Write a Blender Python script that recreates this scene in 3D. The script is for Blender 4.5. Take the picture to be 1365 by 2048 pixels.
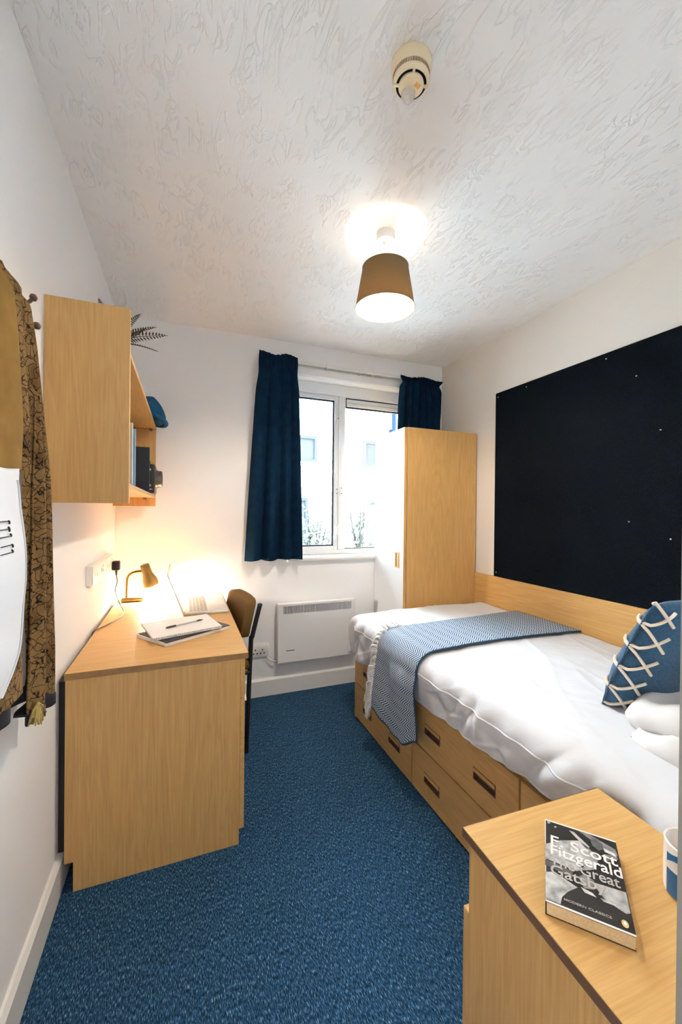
import bpy, bmesh, math, random
from mathutils import Vector, Matrix, noise

for _o in list(bpy.data.objects):
    bpy.data.objects.remove(_o, do_unlink=True)
scene = bpy.context.scene
COL = scene.collection
R = math.radians
PI = math.pi
rnd = random.Random(7)

# ------------------------------------------------------------------ camera
cam_d = bpy.data.cameras.new('camera')
cam = bpy.data.objects.new('camera', cam_d)
COL.objects.link(cam)
F_PX, YAW, PITCH, ROLL, CAM_Z = 799.52, R(21.433), R(-0.2332), R(0.5792), 1.29
cam_d.sensor_fit = 'HORIZONTAL'
cam_d.sensor_width = 24.0
cam_d.lens = 24.0 * F_PX / 1365.0
cam_d.clip_start = 0.02
_f = Vector((math.sin(YAW) * math.cos(PITCH), math.cos(YAW) * math.cos(PITCH), math.sin(PITCH)))
_r = Vector((math.cos(YAW), -math.sin(YAW), 0))
_u = _r.cross(_f)
_r2 = math.cos(ROLL) * _r + math.sin(ROLL) * _u
_u2 = -math.sin(ROLL) * _r + math.cos(ROLL) * _u
cam.matrix_world = Matrix(((_r2.x, _u2.x, -_f.x, 0), (_r2.y, _u2.y, -_f.y, 0), (_r2.z, _u2.z, -_f.z, CAM_Z), (0, 0, 0, 1)))
scene.camera = cam

# ------------------------------------------------------------------ world, light, exposure
world = bpy.data.worlds.new('overcast_sky')
scene.world = world
world.use_nodes = True
bg = world.node_tree.nodes['Background']
bg.inputs['Color'].default_value = (0.74, 0.88, 1.0, 1)
SKY = 27.0
bg.inputs['Strength'].default_value = SKY
PENDANT_W = 12.0
HALL_FILL_W = 19.0
DESK_W = 20.0
WARM = (1.0, 0.88, 0.73)
vs = scene.view_settings
vs.view_transform = 'Standard'
vs.look = 'None'
vs.gamma = 1.0
vs.use_curve_mapping = False
vs.exposure = 1.50
scene.cycles.max_bounces = 12
scene.cycles.diffuse_bounces = 8
scene.cycles.adaptive_threshold = 0.02

# ------------------------------------------------------------------ room numbers (metres)
XL, XR, YB, ZC = -0.39, 1.972, 2.772, 2.475
YF = 0.25          # room side of the front wall, the doorway is left of JAMB
JAMB = 0.469
YH = -1.3          # far end of the hallway behind the doorway

# ------------------------------------------------------------------ geometry helpers: geo = (verts, faces)
def box(x0, x1, y0, y1, z0, z1, bev=0.0, seg=2):
    if bev <= 0:
        v = [(x, y, z) for x in (x0, x1) for y in (y0, y1) for z in (z0, z1)]
        f = [(0, 1, 3, 2), (4, 6, 7, 5), (0, 4, 5, 1), (2, 3, 7, 6), (0, 2, 6, 4), (1, 5, 7, 3)]
        return v, f
    bm = bmesh.new()
    bmesh.ops.create_cube(bm, size=1)
    for q in bm.verts:
        q.co = Vector(((x0 + x1) / 2 + q.co.x * (x1 - x0), (y0 + y1) / 2 + q.co.y * (y1 - y0), (z0 + z1) / 2 + q.co.z * (z1 - z0)))
    bmesh.ops.bevel(bm, geom=list(bm.edges), offset=bev, segments=seg, affect='EDGES', profile=0.5)
    bm.verts.index_update()
    g = [tuple(q.co) for q in bm.verts], [tuple(q.index for q in p.verts) for p in bm.faces]
    bm.free()
    return g

def merge(*gs):
    v, f = [], []
    for g in gs:
        o = len(v)
        v += list(g[0])
        f += [tuple(i + o for i in p) for p in g[1]]
    return v, f

def xf(g, m):
    return [tuple(m @ Vector(p)) for p in g[0]], g[1]

def move(g, x, y, z):
    return xf(g, Matrix.Translation((x, y, z)))

def lathe(prof, n=32, cap0=False, cap1=False):
    v, f = [], []
    for r, z in prof:
        for k in range(n):
            a = 2 * PI * k / n
            v.append((r * math.cos(a), r * math.sin(a), z))
    for i in range(len(prof) - 1):
        for k in range(n):
            a, b = i * n + k, i * n + (k + 1) % n
            f.append((a, b, b + n, a + n))
    if cap0:
        f.append(tuple(range(n))[::-1])
    if cap1:
        o = (len(prof) - 1) * n
        f.append(tuple(o + k for k in range(n)))
    return v, f

def tube(path, rad, n=8, caps=True):
    P = [Vector(p) for p in path]
    rs = rad if isinstance(rad, (list, tuple)) else [rad] * len(P)
    v, f = [], []
    prev = None
    for i, p in enumerate(P):
        t = (P[min(i + 1, len(P) - 1)] - P[max(i - 1, 0)]).normalized()
        if prev is None:
            a = Vector((0, 0, 1)) if abs(t.z) < 0.9 else Vector((1, 0, 0))
        else:
            a = prev
        nx = (a - t * a.dot(t)).normalized()
        prev = nx
        ny = t.cross(nx)
        for k in range(n):
            q = p + (nx * math.cos(2 * PI * k / n) + ny * math.sin(2 * PI * k / n)) * rs[i]
            v.append(tuple(q))
    for i in range(len(P) - 1):
        for k in range(n):
            a, b = i * n + k, i * n + (k + 1) % n
            f.append((a, b, b + n, a + n))
    if caps:
        f.append(tuple(range(n))[::-1])
        o = (len(P) - 1) * n
        f.append(tuple(o + k for k in range(n)))
    return v, f

def smooth_path(pts, sub=6):
    P = [Vector(p) for p in pts]
    out = []
    for i in range(len(P) - 1):
        a, b, c, d = P[max(i - 1, 0)], P[i], P[i + 1], P[min(i + 2, len(P) - 1)]
        for k in range(sub):
            t = k / sub
            out.append(0.5 * ((2 * b) + (c - a) * t + (2 * a - 5 * b + 4 * c - d) * t * t + (3 * b - a - 3 * c + d) * t ** 3))
    out.append(P[-1])
    return out

def prism(poly, plane, a0, a1):
    """poly of 2D points; plane 'xy','yz','xz' names the 2D axes, extruded along the third from a0 to a1"""
    def at(p, q):
        return {'xy': (p[0], p[1], q), 'yz': (q, p[0], p[1]), 'xz': (p[0], q, p[1])}[plane]
    n = len(poly)
    v = [at(p, a0) for p in poly] + [at(p, a1) for p in poly]
    f = [tuple(range(n))[::-1], tuple(range(n, 2 * n))]
    for i in range(n):
        j = (i + 1) % n
        f.append((i, j, j + n, i + n))
    return v, f

def grid(fn, nu, nv):
    v = [tuple(fn(i / nu, j / nv)) for j in range(nv + 1) for i in range(nu + 1)]
    f = []
    for j in range(nv):
        for i in range(nu):
            a = j * (nu + 1) + i
            f.append((a, a + 1, a + nu + 2, a + nu + 1))
    return v, f

def lerp(a, b, t):
    return a + (b - a) * t

def interp(tab, x):
    if x <= tab[0][0]:
        return tab[0][1]
    for (a, b), (c, d) in zip(tab, tab[1:]):
        if x <= c:
            return b + (d - b) * (x - a) / (c - a)
    return tab[-1][1]

def sstep(a, b, x):
    t = max(0.0, min(1.0, (x - a) / (b - a)))
    return t * t * (3 - 2 * t)

# ------------------------------------------------------------------ object helpers
MW = {}

def fix_normals(me):
    bm = bmesh.new()
    bm.from_mesh(me)
    bmesh.ops.recalc_face_normals(bm, faces=bm.faces)
    bm.to_mesh(me)
    bm.free()

def obj(name, geo, material, parent=None, local=False, smooth=None, uv=None, recalc=True):
    """one mesh object; geometry in world coordinates unless local (then in the parent's frame)"""
    v, f = geo
    if parent is not None and not local:
        inv = MW[parent.name].inverted()
        v = [tuple(inv @ Vector(p)) for p in v]
    me = bpy.data.meshes.new(name)
    me.from_pydata(v, [], f)
    if uv:
        lay = me.uv_layers.new(name='UVMap')
        for lp in me.loops:
            lay.data[lp.index].uv = uv[lp.vertex_index]
    if recalc:
        fix_normals(me)
    if smooth is not None:
        me.polygons.foreach_set('use_smooth', [True] * len(me.polygons))
        me.set_sharp_from_angle(angle=R(smooth))
    me.materials.append(material)
    o = bpy.data.objects.new(name, me)
    COL.objects.link(o)
    if parent is not None:
        o.parent = parent
        MW[o.name] = MW[parent.name]
    else:
        MW[o.name] = Matrix()
    return o

def tag(o, label, cat, group=None):
    o['label'] = label
    o['category'] = cat
    if group:
        o['group'] = group
    return o

def thing(name, label, cat, loc=(0, 0, 0), rotz=0.0, group=None):
    o = bpy.data.objects.new(name, None)
    o.empty_display_size = 0.05
    COL.objects.link(o)
    o.location = loc
    o.rotation_euler = (0, 0, rotz)
    MW[o.name] = Matrix.Translation(loc) @ Matrix.Rotation(rotz, 4, 'Z')
    return tag(o, label, cat, group)

def struct(name, geo, m, label, cat, **k):
    o = obj(name, geo, m, **k)
    o['kind'] = 'structure'
    return tag(o, label, cat)

def rebase(o, loc):
    """put a one-mesh thing's origin at its base"""
    o.data.transform(Matrix.Translation((-loc[0], -loc[1], -loc[2])))
    o.location = loc
    MW[o.name] = Matrix.Translation(loc)
    return o

def solidify(o, t):
    m = o.modifiers.new('thickness', 'SOLIDIFY')
    m.thickness = t
    m.offset = 0
    return o

def text_geo(s, size, extrude=0.0004, align='LEFT', sx=1.0, bold=0.0):
    cu = bpy.data.curves.new('lettering', 'FONT')
    cu.body = s
    cu.size = size
    cu.extrude = extrude
    cu.align_x = align
    cu.resolution_u = 3
    cu.offset = bold
    to = bpy.data.objects.new('lettering', cu)
    COL.objects.link(to)
    dg = bpy.context.evaluated_depsgraph_get()
    me = bpy.data.meshes.new_from_object(to.evaluated_get(dg))
    g = [(p.co.x * sx, p.co.y, p.co.z) for p in me.vertices], [tuple(p.vertices) for p in me.polygons]
    bpy.data.objects.remove(to, do_unlink=True)
    bpy.data.meshes.remove(me)
    return g

# ------------------------------------------------------------------ materials
def new_mat(name):
    m = bpy.data.materials.new(name)
    m.use_nodes = True
    nt = m.node_tree
    return m, nt, nt.nodes['Principled BSDF']

def mat(name, col, rough=0.6, spec=0.4, metal=0.0, bump=None, var=0.0, var_scale=8.0, sheen=0.0, trans=0.0):
    m, nt, p = new_mat(name)
    c = (*col, 1)
    p.inputs['Base Color'].default_value = c
    p.inputs['Roughness'].default_value = rough
    p.inputs['Specular IOR Level'].default_value = spec
    p.inputs['Metallic'].default_value = metal
    if sheen:
        p.inputs['Sheen Weight'].default_value = sheen
    tc = nt.nodes.new('ShaderNodeTexCoord')
    if var:
        n = nt.nodes.new('ShaderNodeTexNoise')
        n.inputs['Scale'].default_value = var_scale
        n.inputs['Detail'].default_value = 5
        nt.links.new(tc.outputs['Object'], n.inputs['Vector'])
        r = nt.nodes.new('ShaderNodeValToRGB')
        r.color_ramp.elements[0].position = 0.3
        r.color_ramp.elements[1].position = 0.7
        r.color_ramp.elements[0].color = (*[x * (1 - var) for x in col], 1)
        r.color_ramp.elements[1].color = (*[min(1, x * (1 + var)) for x in col], 1)
        nt.links.new(n.outputs['Fac'], r.inputs['Fac'])
        nt.links.new(r.outputs['Color'], p.inputs['Base Color'])
    if bump:
        sc, st, dist = bump
        n2 = nt.nodes.new('ShaderNodeTexNoise')
        n2.inputs['Scale'].default_value = sc
        n2.inputs['Detail'].default_value = 4
        nt.links.new(tc.outputs['Object'], n2.inputs['Vector'])
        b = nt.nodes.new('ShaderNodeBump')
        b.inputs['Strength'].default_value = st
        b.inputs['Distance'].default_value = dist
        nt.links.new(n2.outputs['Fac'], b.inputs['Height'])
        nt.links.new(b.outputs['Normal'], p.inputs['Normal'])
    return m

def wood(name, axis, c0=(0.50, 0.275, 0.088), c1=(0.62, 0.37, 0.135), rough=0.42):
    m, nt, p = new_mat(name)
    N, L = nt.nodes, nt.links
    tc = N.new('ShaderNodeTexCoord')
    def streak(scale_across, scale_along, detail, dist):
        mp = N.new('ShaderNodeMapping')
        s = [scale_across] * 3
        s['xyz'.index(axis)] = scale_along
        mp.inputs['Scale'].default_value = s
        L.new(tc.outputs['Object'], mp.inputs['Vector'])
        n = N.new('ShaderNodeTexNoise')
        n.inputs['Scale'].default_value = 1.0
        n.inputs['Detail'].default_value = detail
        n.inputs['Distortion'].default_value = dist
        L.new(mp.outputs['Vector'], n.inputs['Vector'])
        return n
    a = streak(9, 0.9, 3, 1.2)
    b = streak(240, 6, 3, 0.3)
    # growth rings: contour lines of the broad noise
    mul = N.new('ShaderNodeMath'); mul.operation = 'MULTIPLY'; mul.inputs[1].default_value = 16
    L.new(a.outputs['Fac'], mul.inputs[0])
    pp = N.new('ShaderNodeMath'); pp.operation = 'PINGPONG'; pp.inputs[1].default_value = 1.0
    L.new(mul.outputs[0], pp.inputs[0])
    mx = N.new('ShaderNodeMix'); mx.data_type = 'FLOAT'
    mx.inputs[0].default_value = 0.82
    L.new(pp.outputs[0], mx.inputs[2]); L.new(b.outputs['Fac'], mx.inputs[3])
    r = N.new('ShaderNodeValToRGB')
    r.color_ramp.elements[0].position = 0.25; r.color_ramp.elements[1].position = 0.72
    r.color_ramp.elements[0].color = (*c0, 1); r.color_ramp.elements[1].color = (*c1, 1)
    L.new(mx.outputs[0], r.inputs['Fac'])
    L.new(r.outputs['Color'], p.inputs['Base Color'])
    bp = N.new('ShaderNodeBump'); bp.inputs['Strength'].default_value = 0.12; bp.inputs['Distance'].default_value = 0.001
    L.new(b.outputs['Fac'], bp.inputs['Height']); L.new(bp.outputs['Normal'], p.inputs['Normal'])
    p.inputs['Roughness'].default_value = rough
    p.inputs['Specular IOR Level'].default_value = 0.35
    return m

WOOD_Z = wood('wood_upright_grain', 'z')
WOOD_Y = wood('wood_lengthwise_grain', 'y')
WOOD_X = wood('wood_crosswise_grain', 'x')
EDGE = mat('wood_edge_banding', (0.30, 0.165, 0.06), 0.5, var=0.15, var_scale=40)
WHITE_PAINT = mat('white_wall_paint', (0.875, 0.87, 0.87), 0.75, 0.25, bump=(60, 0.05, 0.002))
RIGHT_PAINT = mat('stone_wall_paint', (0.76, 0.71, 0.645), 0.75, 0.25, bump=(60, 0.05, 0.002))
GLOSS = mat('white_gloss_paint', (0.80, 0.79, 0.77), 0.35, 0.45)
UPVC = mat('white_window_plastic', (0.82, 0.83, 0.84), 0.3, 0.45)
WHITE_PLASTIC = mat('white_plastic', (0.80, 0.79, 0.76), 0.35, 0.45)
HEATER_WHITE = mat('white_enamel', (0.80, 0.80, 0.80), 0.35, 0.45)
CREAM = mat('cream_plastic', (0.80, 0.66, 0.43), 0.4, 0.45)
BLACK = mat('black_metal', (0.012, 0.012, 0.013), 0.5, 0.4)
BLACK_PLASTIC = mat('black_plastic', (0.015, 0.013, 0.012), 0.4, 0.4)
DARK = mat('dark_void', (0.01, 0.012, 0.016), 0.8, 0.1)
GASKET = mat('dark_gasket', (0.02, 0.03, 0.045), 0.6, 0.3)
NAVY = mat('navy_curtain_cloth', (0.0042, 0.018, 0.041), 0.9, 0.04, bump=(220, 0.25, 0.001), var=0.2, var_scale=18)
FELT = mat('navy_felt', (0.0045, 0.0062, 0.0090), 0.95, 0.03, bump=(350, 0.5, 0.0015), var=0.5, var_scale=170)
COTTON = mat('white_cotton', (0.66, 0.665, 0.69), 0.85, 0.1, bump=(22, 0.3, 0.006))
PILLOW_COTTON = mat('white_pillow_cotton', (0.68, 0.675, 0.68), 0.85, 0.15, bump=(14, 0.3, 0.01))
CANVAS = mat('white_canvas', (0.60, 0.60, 0.61), 0.9, 0.1, bump=(500, 0.2, 0.0008))
BLUE_CLOTH = mat('blue_linen', (0.030, 0.085, 0.155), 0.9, 0.12, bump=(380, 0.5, 0.0015), var=0.3, var_scale=160, sheen=0.2)
ROPE = mat('cream_rope', (0.78, 0.68, 0.58), 0.9, 0.1, bump=(300, 0.6, 0.002))
FRINGE = mat('cream_fringe', (0.72, 0.72, 0.72), 0.95, 0.1)
BRASS = mat('bronze_metal', (0.16, 0.115, 0.042), 0.34, 0.5, metal=0.9)
CHROME = mat('brushed_metal', (0.55, 0.54, 0.52), 0.3, 0.5, metal=0.9)
HANDLE_BROWN = mat('brown_plastic_cup', (0.12, 0.066, 0.045), 0.4, 0.4)
SILVER = mat('silver_aluminium', (0.62, 0.60, 0.57), 0.38, 0.5, metal=0.6)
KEY = mat('laptop_keys', (0.42, 0.38, 0.33), 0.5, 0.4)
SCREEN = mat('laptop_screen_glass', (0.55, 0.53, 0.50), 0.15, 0.5)
PAPER = mat('white_paper', (0.80, 0.80, 0.80), 0.8, 0.15)
PAGES = mat('cream_page_edges', (0.62, 0.45, 0.25), 0.85, 0.1, var=0.12, var_scale=300)
CHAIR_CLOTH = mat('brown_chair_cloth', (0.15, 0.085, 0.028), 0.9, 0.12, bump=(300, 0.4, 0.001))
PINK_CUP = mat('white_glaze', (0.82, 0.78, 0.74), 0.2, 0.5)
MUG_BLUE = mat('blue_glaze', (0.02, 0.12, 0.28), 0.25, 0.5)
TAG_TAN = mat('tan_print', (0.55, 0.28, 0.09), 0.4, 0.4)
FERN_M = mat('dried_fern', (0.075, 0.050, 0.030), 0.8, 0.2, var=0.3, var_scale=40)
SAGE = mat('blue_knit', (0.012, 0.07, 0.15), 0.9, 0.1, bump=(120, 0.5, 0.004))

def carpet():
    m, nt, p = new_mat('blue_fleck_carpet')
    N, L = nt.nodes, nt.links
    tc = N.new('ShaderNodeTexCoord')
    def nz(sx, sy, detail, dist=0.0):
        mp = N.new('ShaderNodeMapping'); mp.inputs['Scale'].default_value = (sx, sy, 100)
        L.new(tc.outputs['Object'], mp.inputs['Vector'])
        n = N.new('ShaderNodeTexNoise'); n.inputs['Scale'].default_value = 1; n.inputs['Detail'].default_value = detail
        n.inputs['Distortion'].default_value = dist
        L.new(mp.outputs['Vector'], n.inputs['Vector'])
        return n
    a = nz(500, 92, 2, 0.35)
    b = nz(150, 70, 2, 0.4)
    r = N.new('ShaderNodeValToRGB')
    e = r.color_ramp.elements
    e[0].position = 0.30; e[0].color = (0.005, 0.017, 0.036, 1)
    e[1].position = 0.50; e[1].color = (0.015, 0.056, 0.120, 1)
    k = e.new(0.62); k.color = (0.056, 0.145, 0.250, 1)
    k = e.new(0.74); k.color = (0.28, 0.41, 0.52, 1)
    L.new(a.outputs['Fac'], r.inputs['Fac'])
    r2 = N.new('ShaderNodeValToRGB')
    r2.color_ramp.elements[0].position = 0.3; r2.color_ramp.elements[0].color = (0.62, 0.62, 0.62, 1)
    r2.color_ramp.elements[1].position = 0.7; r2.color_ramp.elements[1].color = (1.25, 1.25, 1.25, 1)
    L.new(b.outputs['Fac'], r2.inputs['Fac'])
    mx = N.new('ShaderNodeMix'); mx.data_type = 'RGBA'; mx.blend_type = 'MULTIPLY'; mx.inputs[0].default_value = 1
    L.new(r.outputs['Color'], mx.inputs[6]); L.new(r2.outputs['Color'], mx.inputs[7])
    L.new(mx.outputs[2], p.inputs['Base Color'])
    p.inputs['Roughness'].default_value = 0.95
    p.inputs['Specular IOR Level'].default_value = 0.08
    bp = N.new('ShaderNodeBump'); bp.inputs['Strength'].default_value = 0.9; bp.inputs['Distance'].default_value = 0.004
    L.new(a.outputs['Fac'], bp.inputs['Height']); L.new(bp.outputs['Normal'], p.inputs['Normal'])
    return m

def artex():
    m, nt, p = new_mat('white_textured_ceiling')
    N, L = nt.nodes, nt.links
    tc = N.new('ShaderNodeTexCoord')
    mp = N.new('ShaderNodeMapping'); mp.inputs['Scale'].default_value = (26, 8, 1); mp.inputs['Rotation'].default_value = (0, 0, R(14))
    L.new(tc.outputs['Object'], mp.inputs['Vector'])
    n = N.new('ShaderNodeTexNoise'); n.inputs['Scale'].default_value = 1; n.inputs['Detail'].default_value = 3; n.inputs['Distortion'].default_value = 1.6
    L.new(mp.outputs['Vector'], n.inputs['Vector'])
    r = N.new('ShaderNodeValToRGB')
    e = r.color_ramp.elements
    e[0].position = 0.50; e[0].color = (0, 0, 0, 1)
    e[1].position = 0.60; e[1].color = (0, 0, 0, 1)
    k = e.new(0.555); k.color = (1, 1, 1, 1)
    L.new(n.outputs['Fac'], r.inputs['Fac'])
    n2 = N.new('ShaderNodeTexNoise'); n2.inputs['Scale'].default_value = 9; n2.inputs['Detail'].default_value = 3
    L.new(tc.outputs['Object'], n2.inputs['Vector'])
    r2 = N.new('ShaderNodeValToRGB'); r2.color_ramp.elements[0].position = 0.40; r2.color_ramp.elements[1].position = 0.56
    L.new(n2.outputs['Fac'], r2.inputs['Fac'])
    mu = N.new('ShaderNodeMath'); mu.operation = 'MULTIPLY'
    L.new(r.outputs['Color'], mu.inputs[0]); L.new(r2.outputs['Color'], mu.inputs[1])
    n3 = N.new('ShaderNodeTexNoise'); n3.inputs['Scale'].default_value = 70; n3.inputs['Detail'].default_value = 2
    L.new(tc.outputs['Object'], n3.inputs['Vector'])
    ad = N.new('ShaderNodeMath'); ad.operation = 'MULTIPLY_ADD'; ad.inputs[1].default_value = 0.12
    L.new(n3.outputs['Fac'], ad.inputs[0]); L.new(mu.outputs[0], ad.inputs[2])
    bp = N.new('ShaderNodeBump'); bp.inputs['Strength'].default_value = 0.55; bp.inputs['Distance'].default_value = 0.005
    L.new(ad.outputs[0], bp.inputs['Height']); L.new(bp.outputs['Normal'], p.inputs['Normal'])
    p.inputs['Base Color'].default_value = (0.86, 0.855, 0.85, 1)
    p.inputs['Roughness'].default_value = 0.7
    return m

def zigzag():
    """woven chevron throw: uv in metres, u along the length, v across"""
    m, nt, p = new_mat('blue_white_chevron_weave')
    N, L = nt.nodes, nt.links
    uv = N.new('ShaderNodeUVMap')
    sp = N.new('ShaderNodeSeparateXYZ'); L.new(uv.outputs['UV'], sp.inputs[0])
    def M(op, a, b=None):
        q = N.new('ShaderNodeMath'); q.operation = op
        for i, z in enumerate((a, b)):
            if z is None:
                continue
            if isinstance(z, (int, float)):
                q.inputs[i].default_value = z
            else:
                L.new(z, q.inputs[i])
        return q.outputs[0]
    tri = M('PINGPONG', sp.outputs['X'], 0.026)
    t = M('ADD', sp.outputs['Y'], M('MULTIPLY', tri, 1.15))
    w = M('PINGPONG', t, 0.0074)
    s = M('GREATER_THAN', w, 0.0040)
    mx = N.new('ShaderNodeMix'); mx.data_type = 'RGBA'
    mx.inputs[6].default_value = (0.033, 0.098, 0.19, 1)
    mx.inputs[7].default_value = (0.54, 0.565, 0.59, 1)
    L.new(s, mx.inputs[0])
    L.new(mx.outputs[2], p.inputs['Base Color'])
    bp = N.new('ShaderNodeBump'); bp.inputs['Strength'].default_value = 0.5; bp.inputs['Distance'].default_value = 0.002
    L.new(s, bp.inputs['Height']); L.new(bp.outputs['Normal'], p.inputs['Normal'])
    p.inputs['Roughness'].default_value = 0.95
    p.inputs['Specular IOR Level'].default_value = 0.1
    return m

def paisley():
    m, nt, p = new_mat('patterned_brown_silk')
    N, L = nt.nodes, nt.links
    tc = N.new('ShaderNodeTexCoord')
    nz = N.new('ShaderNodeTexNoise'); nz.inputs['Scale'].default_value = 22; nz.inputs['Detail'].default_value = 2
    L.new(tc.outputs['Object'], nz.inputs['Vector'])
    mx = N.new('ShaderNodeMix'); mx.data_type = 'RGBA'; mx.inputs[0].default_value = 0.06
    L.new(tc.outputs['Object'], mx.inputs[6]); L.new(nz.outputs['Color'], mx.inputs[7])
    vo = N.new('ShaderNodeTexVoronoi'); vo.feature = 'DISTANCE_TO_EDGE'; vo.inputs['Scale'].default_value = 55
    L.new(mx.outputs[2], vo.inputs['Vector'])
    r = N.new('ShaderNodeValToRGB')
    e = r.color_ramp.elements
    e[0].position = 0.015; e[0].color = (0.015, 0.011, 0.009, 1)
    e[1].position = 0.075; e[1].color = (0.20, 0.118, 0.045, 1)
    L.new(vo.outputs['Distance'], r.inputs['Fac'])
    v2 = N.new('ShaderNodeTexVoronoi'); v2.inputs['Scale'].default_value = 16
    L.new(mx.outputs[2], v2.inputs['Vector'])
    r2 = N.new('ShaderNodeValToRGB')
    e = r2.color_ramp.elements
    e[0].position = 0.25; e[0].color = (0.42, 0.36, 0.32, 1)
    e[1].position = 0.5; e[1].color = (1, 1, 1, 1)
    L.new(v2.outputs['Distance'], r2.inputs['Fac'])
    m3 = N.new('ShaderNodeMix'); m3.data_type = 'RGBA'; m3.blend_type = 'MULTIPLY'; m3.inputs[0].default_value = 0.8
    L.new(r.outputs['Color'], m3.inputs[6]); L.new(r2.outputs['Color'], m3.inputs[7])
    L.new(m3.outputs[2], p.inputs['Base Color'])
    p.inputs['Roughness'].default_value = 0.8
    p.inputs['Specular IOR Level'].default_value = 0.05
    return m

def glass_mat():
    m, nt, p = new_mat('window_glass')
    N, L = nt.nodes, nt.links
    N.remove(p)
    t = N.new('ShaderNodeBsdfTransparent'); t.inputs['Color'].default_value = (0.96, 0.98, 0.98, 1)
    g = N.new('ShaderNodeBsdfGlossy'); g.inputs['Roughness'].default_value = 0.02
    fr = N.new('ShaderNodeFresnel'); fr.inputs['IOR'].default_value = 1.45
    mx = N.new('ShaderNodeMixShader')
    L.new(fr.outputs[0], mx.inputs[0]); L.new(t.outputs[0], mx.inputs[1]); L.new(g.outputs[0], mx.inputs[2])
    L.new(mx.outputs[0], N['Material Output'].inputs['Surface'])
    return m

def clear_mat():
    m, nt, p = new_mat('clear_lens_plastic')
    N, L = nt.nodes, nt.links
    t = N.new('ShaderNodeBsdfTransparent'); t.inputs['Color'].default_value = (0.92, 0.9, 0.88, 1)
    p.inputs['Base Color'].default_value = (0.88, 0.86, 0.84, 1); p.inputs['Roughness'].default_value = 0.08
    mx = N.new('ShaderNodeMixShader'); mx.inputs[0].default_value = 0.5
    L.new(t.outputs[0], mx.inputs[1]); L.new(p.outputs[0], mx.inputs[2])
    L.new(mx.outputs[0], N['Material Output'].inputs['Surface'])
    return m

def shade_mat(name, col, trans, tf):
    m, nt, p = new_mat(name)
    N, L = nt.nodes, nt.links
    p.inputs['Base Color'].default_value = (*col, 1); p.inputs['Roughness'].default_value = 0.8
    tr = N.new('ShaderNodeBsdfTranslucent'); tr.inputs['Color'].default_value = (*trans, 1)
    mx = N.new('ShaderNodeMixShader'); mx.inputs[0].default_value = tf
    L.new(p.outputs[0], mx.inputs[1]); L.new(tr.outputs[0], mx.inputs[2])
    L.new(mx.outputs[0], N['Material Output'].inputs['Surface'])
    return m

def emit(name, col, strength):
    m, nt, p = new_mat(name)
    p.inputs['Base Color'].default_value = (*col, 1)
    p.inputs['Emission Color'].default_value = (*col, 1)
    p.inputs['Emission Strength'].default_value = strength
    return m

CARPET, ARTEX, ZIGZAG, PAISLEY, GLASS, CLEAR = carpet(), artex(), zigzag(), paisley(), glass_mat(), clear_mat()

# ================================================================== STRUCTURE
W = 0.12
struct('floor', box(XL - W, XR + W, YH - W, YB + 0.25, -0.1, 0), CARPET, 'blue flecked carpet across the bedroom floor', 'carpet')
struct('ceiling', box(XL - W, XR + W, YH - W, YB + 0.25, ZC, ZC + 0.1), ARTEX, 'white ceiling with swirled raised plaster texture', 'ceiling')
struct('wall_left', box(XL - W, XL, YH, YB, 0, ZC), WHITE_PAINT, 'plain white wall behind the desk and hanging clothes', 'wall')
struct('wall_right', box(XR, XR + W, YH, YB, 0, ZC), RIGHT_PAINT, 'stone beige wall behind the noticeboard', 'wall')
# back wall with the window opening
WX0, WX1, WZ0, WZ1 = 0.70, 1.76, 0.945, 2.25
bw = [box(XL - W, WX0, YB, YB + 0.25, 0, ZC), box(WX1, XR + W, YB, YB + 0.25, 0, ZC),
      box(WX0, WX1, YB, YB + 0.25, 0, WZ0), box(WX0, WX1, YB, YB + 0.25, WZ1, ZC)]
struct('wall_back', merge(*bw), WHITE_PAINT, 'white end wall pierced by the window', 'wall')
# front wall with the doorway the camera stands in
fw_ = [box(JAMB + 0.02, XR, YF - 0.12, YF, 0, ZC), box(XL, JAMB + 0.02, YF - 0.12, YF, 2.06, ZC)]
struct('wall_front', merge(*fw_), WHITE_PAINT, 'white wall beside the doorway at the near end', 'wall')
struct('wall_hall', box(XL, XR, YH - W, YH, 0, ZC), WHITE_PAINT, 'white hallway wall facing the doorway', 'wall')
struct('trim_1', merge(box(JAMB, JAMB + 0.02, YF - 0.12, YF, 0, 2.04), box(XL, JAMB + 0.02, YF - 0.12, YF, 2.04, 2.06)), mat('shaded_door_paint', (0.27, 0.245, 0.215), 0.5, 0.2),  # lining colour darkened to carry the shade in the doorway
       'pale painted door lining at the right edge', 'door frame')
def skirting(axis, a0, a1, face, sgn, top=0.118, th=0.017):
    # profile: flat board with a chamfered top edge
    pr = [(face, 0), (face + sgn * th, 0), (face + sgn * th, top - 0.012), (face + sgn * th * 0.45, top), (face, top)]
    return prism(pr, 'xz' if axis == 'y' else 'yz', a0, a1)
struct('baseboard_left', skirting('y', YH, YB - 0.017, XL, 1), GLOSS, 'white skirting board along the left wall', 'skirting')
struct('baseboard_back', skirting('x', XL + 0.017, 1.36, YB, -1), GLOSS, 'white skirting board under the heater', 'skirting')
struct('baseboard_right', skirting('y', YH, YF - 0.12, XR, -1), GLOSS, 'white skirting board along the right hallway wall', 'skirting')

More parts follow.
